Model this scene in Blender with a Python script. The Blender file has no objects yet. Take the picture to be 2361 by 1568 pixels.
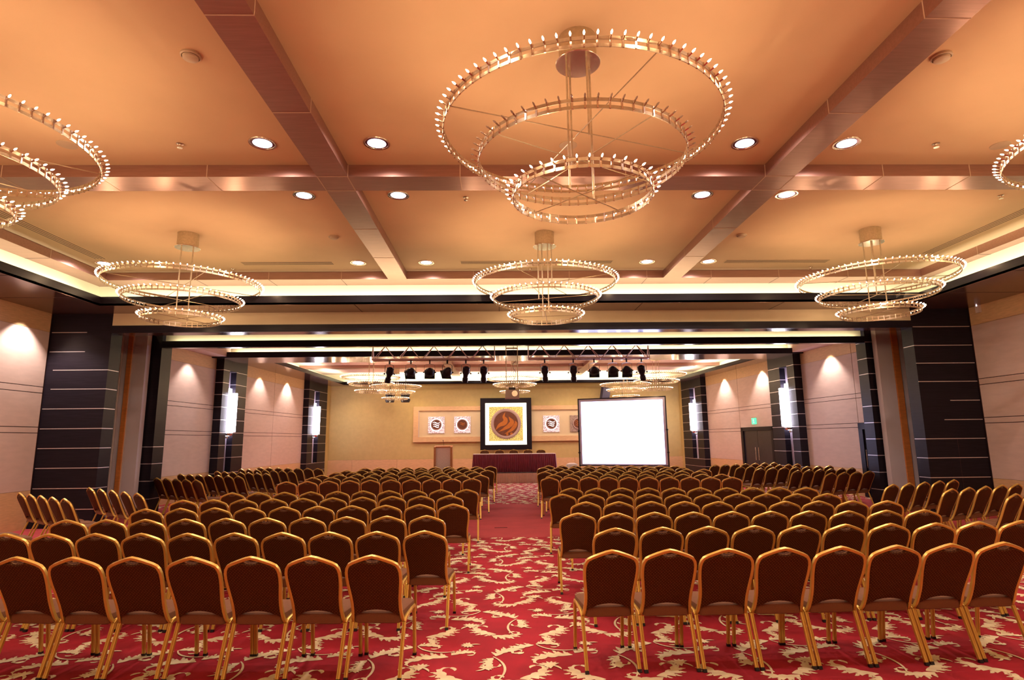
import bpy, math, random
from mathutils import Vector, Matrix
random.seed(7)
SC = bpy.context.scene
COL = SC.collection
PI = math.pi
# ------------------------------------------------------------------ camera
cd = bpy.data.cameras.new('camera'); cam = bpy.data.objects.new('camera', cd); COL.objects.link(cam)
F = Vector((0.021811, 0.985719, 0.166978)); Rt = Vector((0.999736, -0.020303, -0.010736)); Up = Vector((0.007192, -0.167168, 0.985902))
M = Matrix((Rt, Up, -F)).transposed().to_4x4(); M.translation = Vector((0, 0, 1.75))
cam.matrix_world = M
cd.sensor_fit = 'HORIZONTAL'; cd.sensor_width = 36; cd.lens = 1357.67 / 2361 * 36; cd.clip_end = 200
SC.camera = cam
# ------------------------------------------------------------------ colour management and world
SC.view_settings.view_transform = 'Standard'; SC.view_settings.look = 'None'
SC.view_settings.gamma = 1; SC.view_settings.use_curve_mapping = False
SC.view_settings.exposure = 0.0
w = bpy.data.worlds.new('world'); SC.world = w; w.use_nodes = True
w.node_tree.nodes['Background'].inputs[0].default_value = (0.02, 0.015, 0.012, 1)
w.node_tree.nodes['Background'].inputs[1].default_value = 0.3
SC.cycles.max_bounces = 5; SC.cycles.diffuse_bounces = 3; SC.cycles.glossy_bounces = 3; SC.cycles.use_adaptive_sampling = True; SC.cycles.adaptive_threshold = 0.04
SC.cycles.sample_clamp_indirect = 4.0; SC.cycles.sample_clamp_direct = 0.0
SC.cycles.caustics_reflective = False; SC.cycles.caustics_refractive = False
WARM = (1.0, 0.66, 0.38); WHITE = (1.0, 0.80, 0.72); COVE = (1.0, 0.94, 0.72); LILAC = (0.88, 0.78, 1.0)
def lamp(kind, loc, energy, color, size=0.0, rot=None, **k):
    d = bpy.data.lights.new(kind.lower() + '_lamp', kind); d.energy = energy; d.color = color
    o = bpy.data.objects.new(kind.lower() + '_lamp', d); COL.objects.link(o); o.location = loc
    if rot: o.rotation_euler = rot
    if kind == 'POINT': d.shadow_soft_size = size
    if kind == 'SPOT':
        d.shadow_soft_size = size; d.spot_size = k.get('angle', 1.9); d.spot_blend = k.get('blend', 0.6)
    if kind == 'AREA':
        d.shape = 'RECTANGLE'; d.size = k['sx']; d.size_y = k['sy']
    return o
K_CH, K_DL, K_COVE, K_WASH = 10.5, 130.0, 17.0, 110.0      # lamp strengths
ZS, ZB, ZC = 4.64, 5.795, 5.99          # soffit, beam bottom, plaster ceiling
XL, XR, YF, YN = -10.0, 10.87, 31.4, -4.0
def xl(y): return XL + .0466 * max(0, y - 13.1)      # the rear hall narrows slightly towards the stage
def xr(y): return XR - .0579 * max(0, y - 13.1)
def taper(b, side):
    b.v = [(x + (xl(y) - XL if side == "left" else xr(y) - XR), y, z) for x, y, z in b.v]
# cove strip lamps lying on the soffit shelf behind the fascia
def cove(x0, y0, x1, y1, z, e, tilt=None):
    L = math.hypot(x1 - x0, y1 - y0); a = math.atan2(y1 - y0, x1 - x0)
    o = lamp('AREA', ((x0 + x1) / 2, (y0 + y1) / 2, z), e * L, COVE, sx=L, sy=0.05)
    n = Vector(tilt).normalized(); t = Vector((math.cos(a), math.sin(a), 0))
    zax = -n; xax = t; yax = zax.cross(xax)
    m = Matrix((xax, yax, zax)).transposed().to_4x4(); m.translation = o.location
    o.matrix_world = m
    return o
cove(-9.95, -3, -9.95, 14.4, 5.05, K_COVE, (-1, 0, .35)); cove(10.75, -3, 10.75, 14.4, 5.05, K_COVE, (1, 0, .35))
cove(-9.8, 14.65, 10.6, 14.65, 5.05, K_COVE, (0, 1, .35))
cove(-8.5, 15.345, 9.6, 15.345, 4.26, 6.0, (0, .7, 1))
cove(-9.0, 20.05, 10.0, 20.05, 4.66, 9, (0, .6, 1))
cove(-8.60, 21.4, -8.35, 30.4, 4.76, K_COVE, (-.5, 0, 1)); cove(9.95, 21.4, 9.35, 30.4, 4.76, K_COVE, (.5, 0, 1))
cove(-8.0, 30.85, 9.0, 30.85, 4.76, K_COVE, (0, .5, 1))
# ------------------------------------------------------------------ materials
def mat(name, col, rough=0.5, metal=0.0, emit=None, es=0.0, noise=0.0, nscale=8.0, bump=0.0, bscale=60.0, stretch=None, coat=0.0, sheen=0.0, spec=None, sample=True):
    m = bpy.data.materials.new(name); m.use_nodes = True; nt = m.node_tree; b = nt.nodes['Principled BSDF']
    b.inputs['Base Color'].default_value = (*col, 1); b.inputs['Roughness'].default_value = rough; b.inputs['Metallic'].default_value = metal
    if spec is not None: b.inputs['Specular IOR Level'].default_value = spec
    if coat: b.inputs['Coat Weight'].default_value = coat; b.inputs['Coat Roughness'].default_value = .12
    if sheen: b.inputs['Sheen Weight'].default_value = sheen
    if emit:
        b.inputs['Emission Color'].default_value = (*emit, 1); b.inputs['Emission Strength'].default_value = es
        if not sample: m.cycles.emission_sampling = 'NONE'
    if noise or bump:
        tc = nt.nodes.new('ShaderNodeTexCoord'); mp = nt.nodes.new('ShaderNodeMapping'); nt.links.new(tc.outputs['Object'], mp.inputs[0])
        if stretch: mp.inputs['Scale'].default_value = stretch
        if noise:
            n = nt.nodes.new('ShaderNodeTexNoise'); n.inputs['Scale'].default_value = nscale; n.inputs['Detail'].default_value = 4
            nt.links.new(mp.outputs[0], n.inputs['Vector'])
            r = nt.nodes.new('ShaderNodeValToRGB')
            r.color_ramp.elements[0].position = .3; r.color_ramp.elements[1].position = .7
            r.color_ramp.elements[0].color = (*[c * (1 - noise) for c in col], 1); r.color_ramp.elements[1].color = (*[min(1, c * (1 + noise)) for c in col], 1)
            nt.links.new(n.outputs['Fac'], r.inputs[0]); nt.links.new(r.outputs[0], b.inputs['Base Color'])
        if bump:
            n2 = nt.nodes.new('ShaderNodeTexNoise'); n2.inputs['Scale'].default_value = bscale
            nt.links.new(mp.outputs[0], n2.inputs['Vector'])
            bp = nt.nodes.new('ShaderNodeBump'); bp.inputs['Strength'].default_value = bump; bp.inputs['Distance'].default_value = .01
            nt.links.new(n2.outputs['Fac'], bp.inputs['Height']); nt.links.new(bp.outputs[0], b.inputs['Normal'])
    return m
PLASTER = mat('peach_plaster', (.79, .55, .32), .85, noise=.03, nscale=1.2)
PLASTER2 = mat('pale_plaster', (.70, .50, .44), .85, noise=.03, nscale=1.2)
BEAM = mat('brushed_copper_panel', (.42, .235, .19), .34, .75, noise=.08, nscale=3, stretch=(1, 12, 12))
JOINT = mat('pale_joint', (.62, .42, .30), .6)
SOFF = mat('brown_gloss_veneer', (.20, .12, .105), .15, .6, noise=.25, nscale=4, stretch=(.4, 14, 14))
DARK = mat('espresso_veneer', (.013, .010, .016), .35, spec=.16, noise=.3, nscale=5, stretch=(.6, .6, 20))
CREAM = mat('cream_paint', (.72, .60, .38), .6, noise=.03, nscale=3)
COVEW = mat('cove_paint', (.78, .72, .50), .7, noise=.03, nscale=2)
SILVER = mat('silver_strip', (.75, .70, .72), .35, .7)
PINK = mat('rose_wall_panel', (.66, .52, .46), .55, noise=.05, nscale=3, stretch=(1, 1, 4))
TAN = mat('maple_veneer', (.70, .47, .25), .42, noise=.10, nscale=3, stretch=(2, 2, 14))
GROOVE = mat('dark_groove', (.05, .02, .02), .8)
YWALL = mat('straw_wall_fabric', (.56, .44, .18), .8, noise=.05, nscale=5)
GOLD = mat('gold_metal', (.74, .51, .12), .32, .55, noise=.05, nscale=9)
CHROME = mat('polished_steel', (.72, .62, .52), .22, 1.0, noise=.04)
BRASS = mat('brushed_brass', (.56, .45, .30), .38, .7, noise=.1, nscale=30)
BLACK = mat('black_plastic', (.012, .011, .014), .4, noise=.2)
BULB = mat('lit_bulb', (1, .8, .6), .4, emit=(1.0, .66, .42), es=30, sample=False)
BULBOFF = mat('unlit_bulb', (.55, .45, .36), .15, .3)
LAMPW = mat('downlight_glass', (.9, .85, .9), .4, emit=(1, .86, .96), es=5, sample=False)
SCON = mat('sconce_glass', (.9, .85, .95), .4, emit=(.95, .88, 1.0), es=14)
SCREEN = mat('projected_screen', (.8, .8, .85), .6, emit=(.50, .56, 1.0), es=5.5)
SCRB = mat('screen_border', (.62, .60, .72), .6)
SCRL = mat('projected_logo_blue', (.8, .8, .85), .6, emit=(.93, .98, 1.0), es=1.0)
BURG = mat('burgundy_satin', (.22, .008, .03), .45, sheen=.5, noise=.15, nscale=6)
SKIRT = mat('ivory_pleated_cloth', (.70, .50, .36), .6, noise=.05)
WHITEC = mat('white_cloth', (.75, .66, .62), .7, noise=.03)
WOODL = mat('orange_beech', (.50, .20, .07), .4, noise=.12, nscale=3, stretch=(2, 2, 12))
LPANEL = mat('pale_lectern_panel', (.86, .72, .64), .5, noise=.06, nscale=20)
GREYP = mat('pearl_grey_panel', (.72, .67, .72), .4, .0, noise=.04, nscale=2)
ORANGE = mat('orange_wood_edge', (.72, .27, .07), .45, noise=.1, nscale=3, stretch=(2, 2, 12))
DOORM = mat('navy_door_leaf', (.02, .018, .03), .35, noise=.2)
NICHE = mat('lavender_niche', (.55, .50, .62), .45, noise=.03)
ALU = mat('truss_aluminium', (.72, .62, .60), .32, .9, noise=.05)
LITP = mat('lit_panel', (.9, .9, .7), .5, emit=(1, .97, .72), es=2.6)
LITW = mat('lit_white_panel', (.9, .9, .9), .5, emit=(1, .95, 1.0), es=1.5)
LAMPB = mat('stage_lamp_enamel', (.022, .02, .034), .28, .3, noise=.2)
REFL = mat('purple_reflector', (.12, .03, .07), .25, .6)
MOSAIC_D = (.30, .20, .03)
EMBR = mat('emblem_bronze', (.16, .055, .03), .4, .2, noise=.15)
EMBO = mat('emblem_amber', (.52, .17, .03), .4, .2, noise=.1)
EMBG = mat('emblem_ring_rose', (.50, .36, .33), .4, .3)
GREEN = mat('green_sign', (.05, .6, .35), .4, emit=(.12, .85, .50), es=1.0)
SIGNW = mat('sign_white', (.8, .9, .85), .4, emit=(.7, 1, .85), es=.9)
PLASTIC = mat('ivory_plastic', (.62, .50, .38), .5, noise=.03)
DETCT = mat('detector_shell', (.62, .48, .32), .5, noise=.03)
REDC = mat('red_carpet', (.40, .012, .030), .95, noise=.22, nscale=2.5, bump=.25, bscale=400)
PLAINC = mat('plain_red_carpet', (.46, .055, .065), .95, noise=.10, nscale=2.5, bump=.25, bscale=400)
CREAMC = mat('cream_carpet_motif', (.92, .80, .52), .95, noise=.16, nscale=9)
def mosaic(name, a, b, scale, ea=0.0, eb=0.0):
    m = mat(name, a, .5); nt = m.node_tree; bs = nt.nodes['Principled BSDF']
    tc = nt.nodes.new('ShaderNodeTexCoord'); n = nt.nodes.new('ShaderNodeTexNoise'); n.inputs['Scale'].default_value = scale; n.inputs['Detail'].default_value = 1
    r = nt.nodes.new('ShaderNodeValToRGB'); r.color_ramp.elements[0].position = .46; r.color_ramp.elements[1].position = .52
    r.color_ramp.elements[0].color = (*a, 1); r.color_ramp.elements[1].color = (*b, 1)
    nt.links.new(tc.outputs['Object'], n.inputs['Vector']); nt.links.new(n.outputs['Fac'], r.inputs[0])
    nt.links.new(r.outputs[0], bs.inputs['Base Color']); nt.links.new(r.outputs[0], bs.inputs['Emission Color'])
    bs.inputs['Emission Strength'].default_value = ea
    return m
MOSAIC = mosaic('gold_mosaic', (.20, .12, .01), (.85, .70, .22), 42, .75)
MOSAICW = mosaic('lit_pebble_mosaic', (.30, .18, .20), (.95, .86, .92), 34, .42)
MOSAICU = mosaic('unlit_pebble_mosaic', (.26, .18, .15), (.44, .33, .27), 30, .0)
def fabric():
    m = mat('brown_dotted_fabric', (.085, .026, .008), .85, spec=.2); nt = m.node_tree; b = nt.nodes['Principled BSDF']
    tc = nt.nodes.new('ShaderNodeTexCoord'); mp = nt.nodes.new('ShaderNodeMapping')
    mp.inputs['Rotation'].default_value = (0, PI / 4, 0); mp.inputs['Scale'].default_value = (58, 58, 58)
    fr = nt.nodes.new('ShaderNodeVectorMath'); fr.operation = 'FRACTION'
    sb = nt.nodes.new('ShaderNodeVectorMath'); sb.operation = 'SUBTRACT'; sb.inputs[1].default_value = (.5, .5, .5)
    ml = nt.nodes.new('ShaderNodeVectorMath'); ml.operation = 'MULTIPLY'; ml.inputs[1].default_value = (1, 0, 1)
    ln = nt.nodes.new('ShaderNodeVectorMath'); ln.operation = 'LENGTH'
    lt = nt.nodes.new('ShaderNodeMath'); lt.operation = 'LESS_THAN'; lt.inputs[1].default_value = .13
    # weave
    n = nt.nodes.new('ShaderNodeTexNoise'); n.inputs['Scale'].default_value = 160
    r = nt.nodes.new('ShaderNodeValToRGB'); r.color_ramp.elements[0].position = .35; r.color_ramp.elements[1].position = .65
    r.color_ramp.elements[0].color = (.046, .013, .003, 1); r.color_ramp.elements[1].color = (.092, .028, .007, 1)
    mx = nt.nodes.new('ShaderNodeMix'); mx.data_type = 'RGBA'; mx.inputs[7].default_value = (.30, .14, .05, 1)
    L = nt.links.new
    L(tc.outputs['Object'], mp.inputs[0]); L(mp.outputs[0], fr.inputs[0]); L(fr.outputs[0], sb.inputs[0]); L(sb.outputs[0], ml.inputs[0]); L(ml.outputs[0], ln.inputs[0]); L(ln.outputs['Value'], lt.inputs[0])
    L(tc.outputs['Object'], n.inputs['Vector']); L(n.outputs['Fac'], r.inputs[0])
    L(lt.outputs[0], mx.inputs[0]); L(r.outputs[0], mx.inputs[6]); L(mx.outputs[2], b.inputs['Base Color'])
    return m
FAB = fabric()
SEAT_LIT = mat('brown_fabric_lit_seat', (.19, .078, .032), .85, sheen=.0, noise=.18, nscale=220)  # chair-back brown, lightened for the light falling on the seat from above
# ------------------------------------------------------------------ mesh helpers
class MB:
    def __init__(s): s.v = []; s.f = []; s.m = []; s.mats = []
    def mi(s, m):
        if m not in s.mats: s.mats.append(m)
        return s.mats.index(m)
    def add(s, vs, fs, m):
        o = len(s.v); s.v += [tuple(p) for p in vs]; i = s.mi(m)
        for f in fs: s.f.append(tuple(o + k for k in f)); s.m.append(i)
    def box(s, x0, x1, y0, y1, z0, z1, m, mtx=None):
        vs = [(x, y, z) for z in (z0, z1) for y in (y0, y1) for x in (x0, x1)]
        if mtx: vs = [mtx @ Vector(p) for p in vs]
        s.add(vs, [(0, 2, 3, 1), (4, 5, 7, 6), (0, 1, 5, 4), (2, 6, 7, 3), (0, 4, 6, 2), (1, 3, 7, 5)], m)
    def quad(s, pts, m): s.add(pts, [tuple(range(len(pts)))], m)
    def lathe(s, prof, c, m, n=24, axis=(0, 0, 1), cap=True):
        ax = Vector(axis).normalized(); q = Vector((0, 0, 1)).rotation_difference(ax); vs = []; fs = []
        for r, z in prof:
            for i in range(n):
                a = 2 * PI * i / n; vs.append(Vector(c) + q @ Vector((r * math.cos(a), r * math.sin(a), z)))
        for j in range(len(prof) - 1):
            for i in range(n):
                a = j * n + i; b = j * n + (i + 1) % n; fs.append((a, b, b + n, a + n))
        if cap:
            fs.append(tuple(reversed(range(n)))); fs.append(tuple((len(prof) - 1) * n + i for i in range(n)))
        s.add(vs, fs, m)
    def rod(s, a, b, r, m, n=8):
        a = Vector(a); b = Vector(b); s.lathe([(r, 0), (r, (b - a).length)], a, m, n, b - a)
    def sweep(s, path, prof, m, up=(0, 1, 0), closed=False):
        # prof: list of (u, v); u along side vector, v along up
        P = [Vector(p) for p in path]; n = len(P); k = len(prof); vs = []; fs = []
        for i in range(n):
            if closed: t = P[(i + 1) % n] - P[i - 1]
            else: t = P[min(i + 1, n - 1)] - P[max(i - 1, 0)]
            t.normalize(); U = Vector(up[i] if isinstance(up[0], (tuple, list, Vector)) else up)
            sd = t.cross(U); sd.normalize(); uu = sd.cross(t); uu.normalize()
            for u, v in prof: vs.append(P[i] + sd * u + uu * v)
        R = n if closed else n - 1
        for i in range(R):
            j = (i + 1) % n
            for q in range(k):
                w_ = (q + 1) % k; fs.append((i * k + q, i * k + w_, j * k + w_, j * k + q))
        if not closed: fs.append(tuple(reversed(range(k)))); fs.append(tuple((n - 1) * k + q for q in range(k)))
        s.add(vs, fs, m)
    def tube(s, path, r, m, n=6, closed=False, up=(0, 0, 1)):
        s.sweep(path, [(r * math.cos(2 * PI * i / n), r * math.sin(2 * PI * i / n)) for i in range(n)], m, up, closed)
    def prism(s, poly, y0, y1, m, axis='y'):
        n = len(poly)
        f = {'y': lambda a, b, d: (a, d, b), 'z': lambda a, b, d: (a, b, d), 'x': lambda a, b, d: (d, a, b)}[axis]
        vs = [f(a, b, y0) for a, b in poly] + [f(a, b, y1) for a, b in poly]
        s.add(vs, [tuple(range(n)), tuple(reversed(range(n, 2 * n)))] + [(i, (i + 1) % n, n + (i + 1) % n, n + i) for i in range(n)], m)
    def mesh(s, name, smooth=False, fix=True):
        me = bpy.data.meshes.new(name); me.from_pydata(s.v, [], s.f)
        for m in s.mats: me.materials.append(m)
        me.polygons.foreach_set('material_index', s.m)
        if fix:
            import bmesh
            bm = bmesh.new(); bm.from_mesh(me); bmesh.ops.recalc_face_normals(bm, faces=bm.faces); bm.to_mesh(me); bm.free()
        if smooth:
            me.polygons.foreach_set('use_smooth', [True] * len(me.polygons))
            try: me.set_sharp_from_angle(angle=math.radians(38))
            except Exception: pass
        me.update(); return me
    def build(s, name, parent=None, smooth=False, fix=True):
        o = bpy.data.objects.new(name, s.mesh(name, smooth, fix)); COL.objects.link(o)
        if parent: o.parent = parent
        return o
def tag(o, label=None, cat=None, group=None, kind=None):
    if label: o['label'] = label
    if cat: o['category'] = cat
    if group: o['group'] = group
    if kind: o['kind'] = kind
    return o
def thing(name, loc, label, cat, group=None, rz=0.0):
    o = bpy.data.objects.new(name, None); COL.objects.link(o); o.location = loc; o.rotation_euler = (0, 0, rz); o.empty_display_size = .1
    return tag(o, label, cat, group)
KIDS = {}
def kids(o): return [c for c in COL.objects if c.parent == o]
def tree(o): return (o, [tree(c) for c in kids(o)])
def copy_tree(t, parent=None):
    o, ch = t; c = o.copy(); COL.objects.link(c)
    if parent: c.parent = parent
    for k in ch: copy_tree(k, c)
    return c
def struct(b, name, smooth=False):
    return tag(b.build(name, smooth=smooth), kind='structure')
ORD = ['first', 'second', 'third', 'fourth', 'fifth', 'sixth', 'seventh', 'eighth', 'ninth', 'tenth', 'eleventh', 'twelfth']
ROWS={'L':{1:[[-0.964,4.632],[-1.409,4.617],[-1.855,4.617],[-2.305,4.645],[-2.767,4.675],[-3.222,4.703],[-3.691,4.766],[-4.146,4.816]],2:[[-0.719,5.805],[-1.159,5.783],[-1.613,5.797],[-2.036,5.794],[-2.491,5.813],[-2.935,5.826],[-3.398,5.872],[-3.861,5.917],[-4.305,5.935],[-4.781,6.009]],3:[[-0.839,6.951],[-1.286,6.962],[-1.736,6.94],[-2.179,6.933],[-2.621,6.919],[-3.09,6.939],[-3.525,6.916],[-3.974,6.934],[-4.442,6.986],[-4.917,7.016]],4:[[-0.632,8.16],[-1.088,8.159],[-1.527,8.104],[-1.978,8.11],[-2.43,8.106],[-2.87,8.101],[-3.305,8.045],[-3.765,8.074],[-4.209,8.075],[-4.643,8.057]],5:[[-0.782,9.411],[-1.228,9.411],[-1.673,9.418],[-2.103,9.318],[-2.546,9.266],[-2.971,9.23],[-3.408,9.219],[-3.835,9.178],[-4.314,9.23],[-4.772,9.225]],6:[[-0.588,10.537],[-1.032,10.55],[-1.48,10.523],[-1.912,10.459],[-2.361,10.485],[-2.794,10.444],[-3.242,10.432],[-3.667,10.403],[-4.117,10.412],[-4.579,10.439]],7:[[-0.63,13.497],[-1.085,13.507],[-1.524,13.455],[-1.972,13.391],[-2.428,13.414],[-2.874,13.379],[-3.321,13.337],[-3.752,13.238],[-4.195,13.204],[-4.624,13.161]],8:[[-0.477,14.713],[-0.923,14.694],[-1.369,14.675],[-1.815,14.656],[-2.261,14.637],[-2.707,14.618],[-3.153,14.599],[-3.599,14.58],[-4.045,14.561],[-4.49,14.542]],9:[[-0.682,16.052],[-1.113,15.999],[-1.545,15.945],[-1.976,15.891],[-2.408,15.838],[-2.84,15.784],[-3.271,15.73],[-3.703,15.677],[-4.135,15.623],[-4.566,15.569]],10:[[-0.365,17.107],[-0.83,17.075],[-1.295,17.043],[-1.759,17.011],[-2.224,16.98],[-2.689,16.948],[-3.154,16.916],[-3.619,16.884],[-4.084,16.852],[-4.549,16.82]],11:[[-0.626,18.359],[-1.062,18.312],[-1.498,18.266],[-1.933,18.22],[-2.369,18.173],[-2.805,18.127],[-3.241,18.08],[-3.676,18.034],[-4.112,17.987],[-4.548,17.941]],12:[[-0.31,19.58],[-0.758,19.564],[-1.206,19.548],[-1.654,19.532],[-2.102,19.516],[-2.55,19.499],[-2.999,19.483],[-3.447,19.467],[-3.895,19.451],[-4.343,19.435]]},'R':{1:[[0.851,4.691],[1.296,4.677],[1.729,4.656],[2.171,4.664],[2.619,4.674],[3.06,4.69],[3.526,4.734],[3.98,4.778]],2:[[1.097,5.813],[1.561,5.818],[1.999,5.824],[2.442,5.819],[2.867,5.793],[3.329,5.831],[3.771,5.836],[4.203,5.82],[4.669,5.876],[5.143,5.924]],3:[[0.893,6.999],[1.331,6.967],[1.778,6.984],[2.223,6.945],[2.681,6.941],[3.123,6.918],[3.556,6.902],[3.962,6.841],[4.413,6.864],[4.858,6.876]],4:[[1.171,8.21],[1.622,8.175],[2.059,8.154],[2.489,8.096],[2.905,8.011],[3.363,8.024],[3.77,7.943],[4.22,7.954],[4.656,7.927],[5.065,7.863]],5:[[0.978,9.391],[1.417,9.345],[1.855,9.287],[2.299,9.262],[2.726,9.163],[3.153,9.101],[3.599,9.085],[4.028,9.047],[4.441,8.965],[4.867,8.938]],6:[[1.259,10.523],[1.699,10.448],[2.142,10.446],[2.578,10.386],[3.005,10.326],[3.436,10.285],[3.846,10.183],[4.274,10.146],[4.702,10.123],[5.119,10.065]],7:[[1.133,13.512],[1.56,13.45],[2.008,13.453],[2.442,13.405],[2.862,13.298],[3.293,13.25],[3.715,13.143],[4.134,13.067],[4.553,12.983],[4.958,12.873]],8:[[1.314,14.611],[1.742,14.543],[2.17,14.475],[2.598,14.407],[3.026,14.339],[3.454,14.271],[3.883,14.203],[4.311,14.135],[4.739,14.067],[5.167,13.999]],9:[[1.18,15.913],[1.617,15.849],[2.054,15.786],[2.49,15.722],[2.927,15.658],[3.364,15.595],[3.801,15.531],[4.237,15.467],[4.674,15.404],[5.111,15.34]],10:[[1.419,16.975],[1.878,16.897],[2.336,16.819],[2.794,16.74],[3.252,16.662],[3.71,16.584],[4.169,16.506],[4.627,16.428],[5.085,16.349],[5.543,16.271]],11:[[1.323,18.342],[1.766,18.238],[2.209,18.133],[2.652,18.029],[3.095,17.924],[3.538,17.82],[3.981,17.715],[4.424,17.611],[4.867,17.506],[5.31,17.402]],12:[[1.584,19.583],[2.008,19.46],[2.432,19.337],[2.857,19.215],[3.281,19.092],[3.705,18.969],[4.129,18.846],[4.554,18.723],[4.978,18.601],[5.402,18.478]]}}
WINGS={'L':[[37.0,[[-6.917,9.768],[-7.346,10.091],[-7.776,10.414],[-8.205,10.737],[-8.635,11.061]]],[39.3,[[-6.316,10.664],[-6.774,11.038],[-7.231,11.412],[-7.689,11.786],[-8.146,12.16]]],[34.5,[[-7.205,14.345],[-7.539,14.574],[-7.873,14.804],[-8.207,15.034],[-8.541,15.263]]],[33.7,[[-6.898,15.753],[-7.222,15.969],[-7.546,16.185],[-7.87,16.401],[-8.194,16.617],[-8.518,16.833],[-8.843,17.049]]],[38.2,[[-6.511,16.858],[-6.862,17.135],[-7.213,17.411],[-7.564,17.688],[-7.915,17.965],[-8.266,18.241],[-8.617,18.518]]],[38.9,[[-6.253,18.113],[-6.627,18.415],[-7.002,18.717],[-7.376,19.018],[-7.75,19.32],[-8.124,19.622],[-8.499,19.923]]],[29.0,[[-6.122,19.67],[-6.439,19.846],[-6.757,20.022],[-7.075,20.199],[-7.392,20.375],[-7.71,20.552],[-8.028,20.728]]]],'R':[[24.4,[[7.189,9.486],[7.631,9.687],[8.073,9.887],[8.515,10.087],[8.957,10.288]]],[26.8,[[6.908,10.483],[7.353,10.708],[7.799,10.933],[8.244,11.157],[8.69,11.382]]],[23.6,[[7.877,14.02],[8.224,14.172],[8.571,14.324],[8.918,14.476]]],[27.1,[[7.65,15.22],[8.029,15.415],[8.409,15.609],[8.788,15.804],[9.167,15.998],[9.546,16.193]]],[22.7,[[7.401,16.493],[7.737,16.633],[8.073,16.774],[8.409,16.914],[8.745,17.055],[9.082,17.195],[9.418,17.336]]],[30.0,[[7.081,17.492],[7.468,17.715],[7.854,17.939],[8.241,18.162],[8.628,18.385],[9.015,18.608],[9.401,18.831]]],[26.6,[[6.84,18.815],[7.224,19.007],[7.609,19.199],[7.993,19.391],[8.377,19.584],[8.761,19.776],[9.146,19.968]]]]}
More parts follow.
